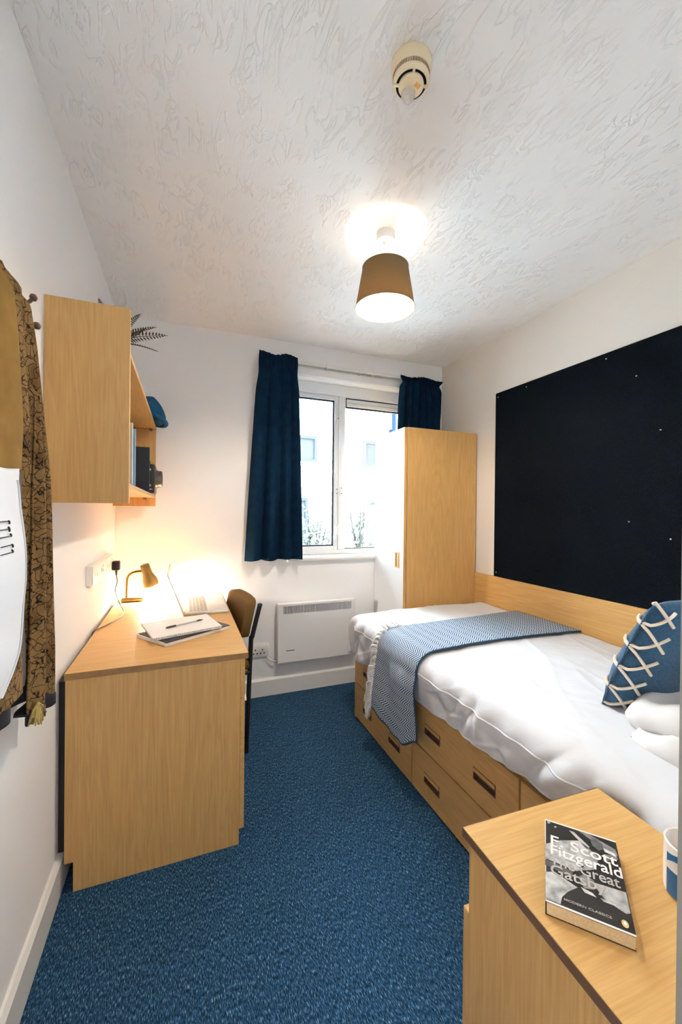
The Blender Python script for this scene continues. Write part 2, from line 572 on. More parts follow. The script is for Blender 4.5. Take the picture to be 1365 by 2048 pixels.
# ---- window
win = thing('window_1', 'white plastic double casement window with clear panes', 'window', (1.23, 2.86, WZ0))
win['kind'] = 'structure'
FY0, FY1 = 2.862, 2.925
def ring(x0, x1, z0, z1, w, y0, y1, bev=0.004):
    return merge(box(x0, x0 + w, y0, y1, z0, z1, bev), box(x1 - w, x1, y0, y1, z0, z1, bev),
                 box(x0 + w, x1 - w, y0, y1, z0, z0 + w, bev), box(x0 + w, x1 - w, y0, y1, z1 - w, z1, bev))
FZ0, FZ1 = 0.958, 2.25
fr = obj('window_frame', merge(box(WX0, WX0 + 0.045, FY0, FY1, FZ0, FZ1, 0.004), box(WX1 - 0.045, WX1, FY0, FY1, FZ0, FZ1, 0.004),
                               box(WX0 + .045, WX1 - .045, FY0, FY1, FZ0, FZ0 + 0.03, 0.004), box(WX0 + .045, WX1 - .045, FY0, FY1, 2.165, FZ1, 0.004)), UPVC, win, smooth=30)
obj('mullion', box(1.098, 1.152, FY0 - 0.004, FY1, FZ0 + 0.03, 2.165, 0.006), UPVC, win, smooth=30)
# opening casement on the left
LS = (0.745, 1.098, 0.985, 2.163)
sash = obj('casement', ring(*LS, 0.032, FY0 + 0.004, FY1 + 0.005), UPVC, win, smooth=30)
obj('gasket', ring(LS[0] + .032, LS[1] - .032, LS[2] + .032, LS[3] - .032, 0.011, FY0 + .018, FY0 + .034, 0), GASKET, sash)
obj('pane', box(LS[0] + .032, LS[1] - .032, FY0 + .026, FY0 + .030, LS[2] + .032, LS[3] - .032), GLASS, sash)
RS = (1.152, 1.715, 0.965, 2.163)
rs = obj('fixed_light', merge(box(1.152, 1.158, FY0 + .012, FY1, .985, 2.163), box(1.700, 1.715, FY0 + .012, FY1, .985, 2.163), box(1.158, 1.70, FY0 + .012, FY1, .965, .992)), UPVC, win)
obj('pane', box(1.158, 1.70, FY0 + .028, FY0 + .032, .992, 2.10), GLASS, rs)
obj('gasket', merge(box(1.158, 1.70, FY0 + .02, FY0 + .034, 2.150, 2.163), box(1.158, 1.70, FY0 + .02, FY0 + .034, 2.084, 2.098),
                    box(1.158, 1.168, FY0 + .02, FY0 + .034, 2.096, 2.152), box(1.158, 1.70, FY0 + .02, FY0 + .034, .990, .999)), GASKET, rs)
vb = obj('vent_bar', box(1.168, 1.70, FY0 + .010, FY0 + .034, 2.096, 2.152, 0.003), UPVC, rs, smooth=30)
obj('vent_groove', box(1.172, 1.70, FY0 + .008, FY0 + .012, 2.122, 2.125), mat('grey_seam', (0.45, 0.47, 0.5), .5), vb)
# stay at the top of the casement, fastener at mid height, handle low down
st = obj('stay', tube([(1.066, 2.866, 1.93), (1.085, 2.852, 1.975), (1.094, 2.850, 1.995)], 0.006, 8), WHITE_PLASTIC, win, smooth=40)
obj('rivet', move(xf(lathe([(0.0, 0), (0.005, 0), (0.005, 0.004), (0.0, 0.004)], 10), Matrix.Rotation(R(90), 4, 'X')), 1.090, 2.849, 1.99), BLACK, st)
lk = obj('lock_plate', box(1.108, 1.132, 2.850, 2.860, 1.405, 1.47, 0.004), WHITE_PLASTIC, win, smooth=30)
obj('screw', merge(*[move(xf(lathe([(0, 0), (0.004, 0), (0.004, 0.003), (0, 0.003)], 8), Matrix.Rotation(R(90), 4, 'X')), x, 2.852, z) for x, z in ((1.120, 1.42), (1.120, 1.46), (1.083, 1.42), (1.083, 1.45))]), BLACK, lk)
hd = obj('casement_handle', merge(box(1.070, 1.096, 2.846, 2.866, 1.10, 1.18, 0.005), tube([(1.083, 2.848, 1.165), (1.083, 2.828, 1.160), (1.070, 2.826, 1.075)], [0.008, 0.008, 0.006], 8)), WHITE_PLASTIC, win, smooth=40)
obj('screw', merge(*[move(xf(lathe([(0, 0), (0.003, 0), (0.003, 0.002), (0, 0.002)], 8), Matrix.Rotation(R(90), 4, 'X')), 1.083, 2.846, z) for z in (1.11, 1.172)]), BLACK, hd)
# inner sill board with a rounded nose
pr = [(FY0 + .03, 0.922), (2.75, 0.922)] + [(2.75 - 0.016 * math.sin(a), 0.938 - 0.016 * math.cos(a)) for a in [PI * k / 8 for k in range(1, 8)]] + [(2.75, 0.954), (FY0 + .03, 0.957)]
sl = struct('window_sill', prism([(y, z) for y, z in pr], 'yz', WX0 - 0.02, 1.36), GLOSS, 'white rounded sill board under the window', 'window sill', smooth=40)
# curtain batten above the opening, with its white track
struct('trim_2', box(0.50, 1.955, 2.748, YB, 2.252, 2.305, 0.003), GLOSS, 'white timber batten above the window', 'batten', smooth=30)
ct = thing('curtain_track', 'white curtain track running above the window between navy curtains', 'curtain track', (1.2, 2.74, 2.31))
obj('rail', merge(box(0.47, 1.95, 2.728, 2.748, 2.318, 2.338, 0.002), box(0.47, 1.95, 2.748, 2.770, 2.326, 2.332)), WHITE_PLASTIC, ct, smooth=30)
for i, x in enumerate((0.50, 0.95, 1.21, 1.60, 1.92)):
    obj('bracket', box(x, x + 0.018, 2.724, 2.7715, 2.312, 2.345, 0.002), WHITE_PLASTIC, ct)
for i in range(5):
    x = 1.24 + i * 0.035 + 0.01 * math.sin(i * 3)
    obj('glider', merge(box(x, x + .006, 2.731, 2.741, 2.308, 2.319), tube([(x + .003, 2.736, 2.308), (x + .003, 2.736, 2.300)], 0.002, 6)), WHITE_PLASTIC, ct)

# ---- outside
GROUND = mat('grey_paving', (0.35, 0.35, 0.34), 0.9, var=0.15, var_scale=3)
RENDER = mat('white_render', (0.80, 0.80, 0.79), 0.9)
WGLASS = mat('dim_window_glass', (0.010, 0.014, 0.020), 0.4, 0.0)
WFRAME = mat('grey_window_frame', (0.018, 0.020, 0.024), 0.6, 0.0)
BLINDM = mat('dim_blind', (0.022, 0.023, 0.025), 0.9, 0.0)
struct('ground', box(-14, 22, 3.05, 30, -0.75, -0.55), GROUND, 'pale ground outside between the buildings', 'ground')
bd = thing('building', 'pale rendered building seen through the window', 'building', (4, 9.0, -0.55))
obj('facade', merge(box(-10, 5.0, 9.12, 15, -0.55, 4.75), box(-10, 5.0, 9.0, 9.12, -0.55, 0.0), box(-10, 5.05, 9.0, 15, 4.75, 4.9)), RENDER, bd)
def far_window(x0, x1, z0, z1, blind):
    w = obj('window', ring(x0, x1, z0, z1, 0.07, 9.04, 9.13, 0), WFRAME, bd)
    obj('pane', box(x0 + .07, x1 - .07, 9.085, 9.095, z0 + .07, z1 - .07), BLINDM if blind else WGLASS, w)
    obj('ledge', box(x0 - .06, x1 + .06, 8.97, 9.13, z0 - .09, z0), RENDER, w)
far_window(2.05, 2.93, 2.42, 3.04, True)
far_window(4.13, 4.88, 2.33, 3.03, False)
far_window(1.75, 2.72, -0.2, 1.58, True)
far_window(4.27, 4.90, -0.2, 1.56, True)
obj('facade_wing', box(5.0, 12, 11.0, 16, -0.55, 4.2), RENDER, bd)
obj('downpipe', merge(tube([(4.93, 8.95, -0.5), (4.93, 8.95, 4.75)], 0.055, 10), box(4.86, 5.0, 8.98, 9.1, 3.3, 3.36), box(4.86, 5.0, 8.98, 9.1, 1.2, 1.26)), mat('dark_blue_pipe', (0.006, 0.011, 0.02), 0.6, 0.0), bd, smooth=40)
LEAF = mat('dark_green_leaves', (0.040, 0.046, 0.036), 0.9, 0.0, var=0.4, var_scale=20)
BARK = mat('dark_bark', (0.02, 0.018, 0.015), 0.9, 0.0)
def bush(name, x, y, z0, h, w, seed, label, n):
    r_ = random.Random(seed)
    t = thing(name, label, 'shrub', (x, y, z0), group='shrubs outside the window')
    stems = []
    tips = []
    for i in range(9):
        a = r_.uniform(0, 2 * PI); q = r_.uniform(.3, 1) * w
        tip = Vector((x + q * math.cos(a), y + q * math.sin(a) * .6, z0 + h * r_.uniform(.6, 1)))
        stems.append(tube(smooth_path([(x, y, z0), (x + (tip.x - x) * .35, y + (tip.y - y) * .35, z0 + h * .45), tip], 4), [0.025] * 4 + [0.015] * 4 + [.006], 6))
        tips.append(tip)
    obj('stem', merge(*stems), BARK, t)
    v, f = [], []
    for i in range(n):
        tp = tips[i % 9]
        c = Vector((x, y, z0 + h * .3)).lerp(tp, r_.uniform(.35, 1.05)) + Vector((r_.gauss(0, .1), r_.gauss(0, .1), r_.gauss(0, .08)))
        d = Vector((r_.gauss(0, 1), r_.gauss(0, 1), r_.gauss(0, 1))).normalized()
        s = d.orthogonal().normalized() * r_.uniform(.02, .035)
        d = d * r_.uniform(.05, .09)
        o = len(v)
        v += [tuple(c - d), tuple(c + s), tuple(c + d), tuple(c - s)]
        f.append((o, o + 1, o + 2, o + 3))
    fo = obj('foliage', (v, f), LEAF, t, recalc=False)
    fo['kind'] = 'stuff'
bush('shrub', 2.05, 6.6, -0.55, 1.95, 0.42, 3, 'leafy pale shrub low in the left window light', 420)
bush('shrub', 3.02, 6.7, -0.55, 2.25, 0.24, 9, 'slim upright shrub low in the right window light beside the wardrobe', 260)

# ================================================================== LARGE FURNITURE
# ---- wardrobe
wd = thing('wardrobe', 'tall narrow oak wardrobe with a white door in the far corner', 'wardrobe', (1.67, 2.55, 0))
WZ = 1.853
obj('side_panel', box(1.391, 1.960, 2.330, 2.348, 0, WZ, 0.0012, 1), WOOD_Z, wd)
obj('side_panel', box(1.391, 1.960, 2.750, 2.768, 0, WZ, 0.0012, 1), WOOD_Z, wd)
obj('top_panel', box(1.391, 1.960, 2.348, 2.750, WZ - 0.018, WZ), WOOD_Y, wd)
obj('bottom_panel', box(1.391, 1.960, 2.348, 2.750, 0.07, 0.088), WOOD_Y, wd)
obj('back_panel', box(1.950, 1.960, 2.348, 2.750, 0.088, WZ - 0.018), WOOD_Z, wd)
obj('plinth', box(1.42, 1.438, 2.348, 2.750, 0, 0.07), WOOD_Y, wd)
def panel_hole_yz(x0, x1, y0, y1, z0, z1, hy0, hy1, hz0, hz1):
    return merge(box(x0, x1, y0, hy0, z0, z1), box(x0, x1, hy1, y1, z0, z1), box(x0, x1, hy0, hy1, z0, hz0), box(x0, x1, hy0, hy1, hz1, z1))
DOOR_WHITE = mat('white_laminate', (0.60, 0.62, 0.65), 0.65, 0.15)
dr = obj('door', panel_hole_yz(1.367, 1.387, 2.334, 2.766, 0.07, WZ - 0.002, 2.392, 2.440, 0.905, 1.003), DOOR_WHITE, wd)
dr['label'] = 'white laminate door'
obj('edge_band', box(1.3672, 1.387, 2.3325, 2.334, 0.07, WZ - 0.002), WOOD_Z, dr)
hp = obj('recessed_handle', merge(box(1.365, 1.385, 2.388, 2.394, 0.900, 1.008), box(1.365, 1.385, 2.436, 2.444, 0.900, 1.008), box(1.365, 1.385, 2.394, 2.436, 0.900, 0.907),
                             box(1.365, 1.385, 2.394, 2.436, 1.001, 1.008), box(1.3855, 1.387, 2.394, 2.436, .907, 1.001), box(1.362, 1.368, 2.392, 2.412, 0.907, 1.001, 0.002)), WOOD_Z, dr)
hp['label'] = 'oak recessed pull'
HINGE = CHROME
for z in (0.3, 1.5):
    obj('hinge', box(1.387, 1.391, 2.70, 2.76, z, z + .05), HINGE, wd)

# ---- noticeboard and headboard panel on the right wall
nb = thing('noticeboard', 'large navy felt noticeboard on the beige wall above the bed', 'noticeboard', (XR, 1.4, 0.857))
obj('felt_board', box(XR - 0.014, XR - 0.0005, 0.62, 2.143, 0.857, 2.090, 0.002, 1), FELT, nb)
for i, (y, z) in enumerate(((2.118, 0.885), (2.118, 2.06), (1.88, 2.062), (1.38, 2.06), (1.235, 1.93), (1.13, 1.66), (1.26, 1.25), (1.085, 1.18))):
    pn = obj('pin', move(xf(lathe([(0, 0.0), (0.0035, 0.0005), (0.0035, 0.002), (0.002, 0.0038), (0, 0.0042)], 10), Matrix.Rotation(R(-90), 4, 'Y')), XR - 0.014, y, z), CHROME, nb, smooth=40)
hb = tag(rebase(obj('headboard_panel', box(XR - 0.020, XR - 0.0005, YF + 0.002, 2.328, 0.44, 0.8545, 0.0015, 1), WOOD_Y), (XR, 1.3, 0.44)),
         'long oak board fixed to the wall behind the bed', 'headboard')

# ---- bed base with drawers
bed = thing('divan_bed', 'oak bed base with rows of drawers and recessed handles', 'bed', (1.5, 1.3, 0))
BX = 1.006
obj('carcass', merge(box(BX + 0.02, 1.945, YF + .02, 2.28, 0.012, 0.43), box(BX + 0.03, 1.945, YF + .03, 2.27, 0.0, 0.012)), EDGE, bed)  # darker wood, puts the shade of the drawer gaps into the colour
obj('end_panel', box(BX + 0.002, 1.945, 2.2805, 2.2985, 0, 0.437), WOOD_Z, bed)
obj('slat_deck', box(BX + 0.02, 1.945, YF + .02, 2.28, 0.43, 0.44), WOOD_X, bed)
cols = [(1.624, 2.278), (0.978, 1.615), (0.290, 0.969)]
rows = [(0.010, 0.217), (0.227, 0.434)]
for (y0, y1) in cols:
    for (z0, z1) in rows:
        yc = (y0 + y1) / 2
        hz0 = z0 + 0.075
        hz1 = hz0 + 0.045
        gs = []
        hs = [(yc - 0.161 - 0.057, yc - 0.161 + 0.057), (yc + 0.161 - 0.057, yc + 0.161 + 0.057)]
        ys = [y0, hs[0][0], hs[0][1], hs[1][0], hs[1][1], y1]
        for i in (0, 2, 4):
            gs.append(box(BX, BX + 0.018, ys[i], ys[i + 1], z0, z1))
        for i in (1, 3):
            gs.append(box(BX, BX + 0.018, ys[i], ys[i + 1], z0, hz0))
            gs.append(box(BX, BX + 0.018, ys[i], ys[i + 1], hz1, z1))
        d = obj('drawer', merge(*gs), WOOD_Y, bed)
        for (a, b) in hs:
            cup = merge(box(BX - .0015, BX + .017, a, a + .003, hz0, hz1), box(BX - .0015, BX + .017, b - .003, b, hz0, hz1), box(BX - .0015, BX + .017, a, b, hz0, hz0 + .003),
                        box(BX - .0015, BX + .017, a, b, hz1 - .003, hz1), box(BX + .0165, BX + .0175, a, b, hz0, hz1))
            h = obj('cup_handle', cup, HANDLE_BROWN, d)
            # grip lip across the upper half of the recess
            obj('grip', prism([(BX - .0025, hz1 - .002), (BX - .0035, hz1 - .015), (BX - .0005, hz1 - .017), (BX + .003, hz1 - .002)], 'xz', a + .003, b - .003), WOOD_Y, h)

mt = thing('mattress', 'white mattress on the oak base hidden under the bedding', 'mattress', (1.49, 1.28, 0.44))
obj('body', box(1.03, 1.945, YF + .03, 2.275, 0.4405, 0.615, 0.03, 3), COTTON, mt, smooth=50)

# ---- duvet
DX1, DXF, DY0, DY1, DZ = 1.946, 0.962, YF + 0.035, 2.318, 0.652
def duvet_point(s, t, off=0.0, wrinkle=1.0):
    """s: 0 wall .. 1 hem on the aisle side; t: 0 head .. 1 foot (metres along the surface); returns position"""
    rad = 0.075
    flat = DX1 - (DXF + rad)
    arc = rad * PI / 2
    Ltot = flat + arc + 0.16
    d = s * Ltot
    Y = t
    hem = 0.40 + max(0, (2.19 - Y)) * 0.062
    if d < flat:
        X, drop, n = DX1 - d, 0.0, Vector((0, 0, 1))
    elif d < flat + arc:
        a = (d - flat) / rad
        X, drop, n = DXF + rad - rad * math.sin(a), rad * (1 - math.cos(a)), Vector((-math.sin(a), 0, math.cos(a)))
    else:
        k = (d - flat - arc) / 0.16
        zend = DZ - rad - hem
        X, drop, n = DXF + 0.018 * k * k, rad + zend * k, Vector((-1, 0, 0.05))
    dy = 0.0
    yr = DY1 - 0.085
    if Y > yr:
        a = (Y - yr) / 0.085
        if a < PI / 2:
            dy = 0.085 * (1 - math.cos(a)); Y = yr + 0.085 * math.sin(a)
            nf = math.sin(a)
        else:
            dy = 0.085 + min(0.15, (a - PI / 2) * 0.085); Y = DY1
            nf = 1.0
        n = (n * (1 - nf) + Vector((0, 1, 0)) * nf).normalized()
    dd = (drop ** 3 + dy ** 3) ** (1 / 3)
    z = DZ - min(dd, DZ - hem)
    crown = 0.012 * math.sin(PI * max(0, min(1, (DX1 - X) / 0.98)))
    p = Vector((X, Y, z + (crown if drop == 0 and dy == 0 else 0)))
    if wrinkle:
        side = sstep(0, 0.10, drop) * (1 - 0.85 * sstep(1.36, 1.48, Y) * sstep(2.02, 1.92, Y))
        w1 = noise.fractal(Vector((X * 5, Y * 4.2, z * 3)), 1.0, 2.0, 3)
        w2 = abs(noise.noise(Vector((Y * 9 + z * 7, z * 6 + 3.1, 1.7)))) - 0.25
        w3 = noise.noise(Vector((Y * 17 - z * 9, 4.2, z * 11)))
        w4 = abs(noise.noise(Vector((Y * 6 + X * 5, X * 2.2 - Y * 3, 8.8)))) ** 0.7
        rg = max(0.0, 1 - abs(noise.noise(Vector((Y * 5.5 + z * 8 + X * 3, X * 3 - z * 4, 2.2)))) * 6) ** 2
        rg2 = max(0.0, 1 - abs(noise.noise(Vector((Y * 3.1 - X * 6.5, X * 2 + 5.5, 7.2)))) * 9) ** 2
        amp = rg * 0.006 * side + rg2 * 0.0035 + w1 * (0.007 + 0.010 * side) + side * (w2 * 0.040 + w3 * 0.012) - (0.004 + 0.008 * side) * (0.5 - w4) * sstep(1.75, 1.05, X)
        p += n * (amp * wrinkle)
    return p + n * off
NT, NS = 330, 170
TL = DY1 + 0.20
gd = grid(lambda u, v: duvet_point(u, lerp(DY0, TL, v)), NS, NT)
dv = thing('duvet', 'rumpled white duvet spread over the bed', 'duvet', (1.45, 1.3, 0.44))
do = solidify(obj('cover', gd, COTTON, dv, smooth=80), 0.006)
_flat = DX1 - (DXF + 0.075); _arc = 0.075 * PI / 2; _L = _flat + _arc + 0.16
obj('piping', tube([duvet_point((_flat + _arc * 0.98) / _L, y, 0.003) for y in [DY0 + 0.01 + k * 0.0125 for k in range(158)]], 0.0035, 6), COTTON, dv, smooth=60)
obj('hem', tube([duvet_point(1.0, y, 0.0) for y in [DY0 + 0.01 + k * 0.0125 for k in range(158)]], 0.005, 6), COTTON, dv, smooth=60)

# ---- throw blanket
TY0, TY1 = 1.475, 1.865
def throw_point(u, v):
    # u: 0 wall .. 1 bottom hem, metres L ; v: 0 near edge .. 1 far edge
    Lth = 0.905 + 0.118 + 0.365
    d = u * Lth
    flat, arc = _flat, _arc
    y = lerp(TY0, TY1, v)
    y += 0.025 * math.sin(u * 3.0) * (1 - v) + lerp(0.015, 0.06, v) * sstep(0.35, 0.0, u)
    if d <= flat + arc:
        p = duvet_point(d / _L, y, 0.016, 0.35)
    else:
        k = d - flat - arc
        z0 = DZ - 0.075
        hang = k * (0.88 + 0.22 * v * 0.5)
        X = 0.934 - 0.006 * math.sin(k * 12 + y * 9) - 0.003 * math.sin(y * 60 + k * 6) - 0.007 * math.sin(y * 24 + k * 5) + 0.012 * k
        base = duvet_point((flat + arc) / _L, y, 0.016, 0.35)
        X = lerp(base.x, X, sstep(0, 0.08, k)) - 0.0
        yy = y + k * (0.02 + 0.07 * v)
        rounding = 0.05 * sstep(0.25, 0.0, v) + 0.055 * sstep(0.4, 1.0, v) - 0.02
        z = base.z - hang * (1 - 0.25 * rounding / 0.05 * 0.6 * (k / 0.365))
        return Vector((X, yy, z))
    return p
NU, NV = 150, 50
tg = grid(lambda u, v: throw_point(u, v), NU, NV)
tuv = [((i / NU) * 1.388, (j / NV) * 0.39) for j in range(NV + 1) for i in range(NU + 1)]
th = thing('throw_blanket', 'blue and white zigzag woven throw laid across the bed', 'blanket', (1.45, 1.67, 0.30))
to_ = solidify(obj('woven_cloth', tg, ZIGZAG, th, smooth=80, uv=tuv), 0.008)
obj('hem', merge(tube([throw_point(1.0, k / 40) for k in range(41)], 0.006, 6), tube([throw_point(k / 90, 0.0) for k in range(91)], 0.0045, 6)), mat('blue_hem', (0.03, 0.07, 0.125), 0.95, bump=(300, .5, .002)), th, smooth=60)
rt = random.Random(4)
for i in range(30):
    u = lerp(0.62, 0.995, i / 29)
    p0 = throw_point(u, 0.985) + Vector((-0.006, 0, 0.002))
    hang = sstep(0.62, 0.82, u)
    gs = []
    for q in range(3):
        d1 = Vector((rt.uniform(-.012, .004), 0.032 + rt.uniform(-.010, .012), -0.008 - 0.012 * hang + rt.uniform(-.006, .006)))
        d2 = d1 + Vector((rt.uniform(-.01, .004), 0.018 + rt.uniform(-.01, .012) - 0.012 * hang, -0.012 - 0.030 * hang + rt.uniform(-.01, .008)))
        if hang < 0.2:
            d1.z = 0.004; d2.z = 0.002 + rt.uniform(0, .006)
            d1.x *= 0.3; d2.x *= 0.5
        o = Vector((0, 0, rt.uniform(-.004, .004)))
        gs.append(tube(smooth_path([p0 + o, p0 + o + d1, p0 + o + d2], 3), [0.0075, .0075, .007, .0066, .006, .0055, .0035], 6))
    obj('tassel', merge(*gs), FRINGE, th, smooth=60)
p0 = throw_point(0.985, 0.99)
gs = []
for q in range(9):
    e1 = Vector((rt.uniform(-.02, .0), rt.uniform(.0, .03), -0.03 + rt.uniform(-.01, .01)))
    gs.append(tube(smooth_path([p0, p0 + e1, p0 + e1 + Vector((rt.uniform(-.012, .004), rt.uniform(-.005, .015), -0.045 + rt.uniform(-.015, .01)))], 3), [0.007, .0065, .006, .0055, .005, .004, .0025], 6))
obj('corner_tassel', merge(*gs), FRINGE, th, smooth=60)

# ---- pillows and cushion
def pillow_geo(w, h, t, n=28, pinch=0.08, seed=0, wr=0.006, rnd_=0.0, ex_=0.55):
    """soft square cushion in the local xy plane, thickness along z"""
    def side(sg):
        def fn(u, v):
            a, b = 2 * u - 1, 2 * v - 1
            e = (1 - abs(a) ** 2.6) * (1 - abs(b) ** 2.6)
            z = sg * t / 2 * max(0, e) ** ex_
            x = a * w / 2 * (1 - pinch * (1 - b * b))
            y = b * h / 2 * (1 - pinch * (1 - a * a))
            k_ = 1 - rnd_ * (abs(a) * abs(b)) ** 3
            x *= k_; y *= k_
            z += wr * noise.noise(Vector((a * 3 + seed, b * 3, sg * 2))) * (e > 0.001)
            return (x, y, z)
        return grid(fn, n, n)
    g = merge(side(1), side(-1))
    bm = bmesh.new()
    vs_ = [bm.verts.new(p) for p in g[0]]
    for f in g[1]:
        bm.faces.new([vs_[i] for i in f])
    bmesh.ops.remove_doubles(bm, verts=bm.verts, dist=0.0005)
    bm.verts.index_update()
    out = [tuple(q.co) for q in bm.verts], [tuple(q.index for q in p.verts) for p in bm.faces]
    bm.free()
    return out
def frame_m(origin, ex, ey):
    ex = Vector(ex).normalized(); ez = ex.cross(Vector(ey)).normalized(); ey = ez.cross(ex)
    return Matrix(((ex.x, ey.x, ez.x, origin[0]), (ex.y, ey.y, ez.y, origin[1]), (ex.z, ey.z, ez.z, origin[2]), (0, 0, 0, 1)))
pw = thing('pillow', 'lower white pillow lying flat at the head of the bed', 'pillow', (1.46, 0.50, 0.66), group='white pillows on the bed')
obj('case', xf(pillow_geo(0.72, 0.46, 0.12, seed=2, wr=.025, rnd_=.10, pinch=.0, ex_=.36), frame_m((1.500, 0.545, 0.660), (1, 0.02, 0), (0, 1, 0.02))), PILLOW_COTTON, pw, smooth=80)
pw = thing('pillow', 'upper white pillow propped behind the blue cushion', 'pillow', (1.46, 0.52, 0.76), group='white pillows on the bed')
obj('case', xf(pillow_geo(0.62, 0.44, 0.13, seed=5, wr=.03, rnd_=.12, pinch=.0, ex_=.36), frame_m((1.500, 0.605, 0.712), (1, 0.0, 0.0), (0, 1, -0.10))), PILLOW_COTTON, pw, smooth=80)
cu = thing('cushion', 'blue square cushion with cream rope cross stitching along its edge', 'cushion', (1.48, 0.86, 0.665))
CW, CH, CT = 0.46, 0.43, 0.14
CM = frame_m((1.470, 0.755, 0.848), (0.966, -0.26, 0.0), (-0.03, -0.45, 0.88))
obj('cover', xf(pillow_geo(CW, CH, CT, seed=9, pinch=-0.02, rnd_=0.05, ex_=0.48), CM), BLUE_CLOTH, cu, smooth=80)
def cush_surf(a, b, sg, off):
    e = max(0, (1 - abs(a) ** 2.6) * (1 - abs(b) ** 2.6))
    k_ = 1 - 0.05 * (abs(a) * abs(b)) ** 3
    return Vector((a * CW / 2 * (1 + .02 * (1 - b * b)) * k_, b * CH / 2 * (1 + .02 * (1 - a * a)) * k_, sg * (CT / 2 * e ** 0.48) + sg * off))
obj('edge_piping', xf(tube([cush_surf(-1, b, 1, 0.0) for b in [k / 20 - 1 for k in range(41)]], 0.004, 6), CM), BLUE_CLOTH, cu, smooth=60)
for k in range(5):
    b0 = -0.74 + k * 0.40
    def leg(sg, b1, b2, reach):
        return [cush_surf(-1 + reach * t, lerp(b1, b2, t), sg, 0.004) for t in [q / 8 for q in range(9)]]
    # two ropes crossing over the seam, so that each side shows a cross
    p1 = leg(-1, b0 - 0.19, b0 - 0.22, 0.08)[::-1] + leg(1, b0 - 0.19, min(0.93, b0 + 0.12), 0.24)[1:]
    p2 = leg(-1, b0 + 0.19, min(0.95, b0 + 0.22), 0.08)[::-1] + leg(1, b0 + 0.19, b0 - 0.12, 0.24)[1:]
    st_ = obj('rope_stitch', xf(tube(p1, 0.0048, 7), CM), ROPE, cu, smooth=60)
    st_ = obj('rope_stitch', xf(tube(p2, 0.0048, 7), CM), ROPE, cu, smooth=60)

# ================================================================== DESK SIDE
dk = thing('desk', 'oak desk with side panel and drawers along the left wall', 'desk', (-0.07, 2.15, 0))
DT = 0.738
obj('desk_top', box(-0.366, 0.235, 1.5645, 2.735, DT - 0.022, DT), WOOD_X, dk)
obj('edge_strip', merge(box(-0.366, 0.236, 1.5625, 1.5645, DT - 0.022, DT - 0.0005), box(0.235, 0.2365, 1.5625, 2.735, DT - 0.022, DT - 0.0005)), EDGE, dk)
obj('side_panel', prism([(-0.364, 0.10), (-0.338, 0.10), (-0.338, 0.0), (0.206, 0.0), (0.206, DT - 0.0225), (-0.364, DT - 0.0225)], 'xz', 1.5685, 1.5865), WOOD_Z, dk)
obj('side_panel', prism([(-0.364, 0.125), (-0.338, 0.125), (-0.338, 0.0), (0.206, 0.0), (0.206, DT - 0.0225), (-0.364, DT - 0.0225)], 'xz', 2.705, 2.723), WOOD_Z, dk)
obj('back_panel', box(-0.362, -0.346, 1.5870, 2.0, 0.13, DT - 0.0225), BLACK_PLASTIC, dk)  # black, to deepen the shade behind the side panel
obj('gap_shade_board', box(-0.3885, -0.3665, 1.600, 2.70, 0.121, 0.700), BLACK_PLASTIC, dk)  # black board added to stand for the shade in the wall gap
obj('inner_panel', box(-0.364, 0.206, 1.998, 2.014, 0.125, DT - 0.0225), WOOD_Z, dk)
obj('pedestal_base', box(-0.33, 0.19, 1.588, 1.997, 0.055, 0.071), WOOD_Y, dk)
for (z0, z1) in ((0.056, 0.403), (0.409, 0.557), (0.563, 0.7145)):
    d = obj('drawer', box(0.2065, 0.2245, 1.572, 2.010, z0, z1, 0.001, 1), WOOD_Y, dk)
    if z0 > 0.4 and z0 < 0.5:
        h = obj('handle', box(0.2245, 0.2325, 1.58, 1.86, z1 - 0.012, z1 - 0.001, 0.001, 1), WHITE_PLASTIC, d)
        h['label'] = 'white lip handle'

# ---- chair
CANG = R(8)
ch = thing('desk_chair', 'black framed chair with brown padded back tucked under the desk', 'chair', (0.16, 2.36, 0), CANG)
chm = MW[ch.name]
def W2L(p):
    return tuple(chm.inverted() @ Vector(p))
near_foot, near_mid, near_top = W2L((0.318, 2.150, 0)), W2L((0.336, 2.155, 0.56)), W2L((0.384, 2.162, 0.775))
def sq_tube(path, a):
    return tube(path, a, 4)
def chair_post(dy):
    pts = [Vector(q) + Vector((0, dy, 0)) for q in (near_foot, near_mid)]
    pts += [Vector(near_mid).lerp(Vector(near_top), 0.25) + Vector((-.004, dy, 0)), Vector(near_top) + Vector((0, dy, 0))]
    return tube(smooth_path(pts, 5), 0.0125, 10)
SEP = 0.40
obj('rear_leg', chair_post(0), BLACK, ch, local=True, smooth=50)
obj('rear_leg', chair_post(SEP), BLACK, ch, local=True, smooth=50)
fx, fy, fz = near_foot
for dy in (0, SEP):
    obj('front_leg', tube([(fx - 0.36, fy + dy, 0), (fx - 0.33, fy + dy, 0.44)], 0.012, 10), BLACK, ch, local=True, smooth=50)
    obj('side_rail', tube([(fx - 0.335, fy + dy, 0.425), (near_mid[0], fy + dy, 0.425)], 0.011, 10), BLACK, ch, local=True, smooth=50)
obj('cross_rail', tube([(fx - 0.335, fy, 0.425), (fx - 0.335, fy + SEP, 0.425)], 0.011, 10), BLACK, ch, local=True, smooth=50)
obj('seat', box(fx - 0.37, fx + 0.02, fy - 0.01, fy + SEP + 0.01, 0.437, 0.49, 0.02, 3), CHAIR_CLOTH, ch, local=True, smooth=50)
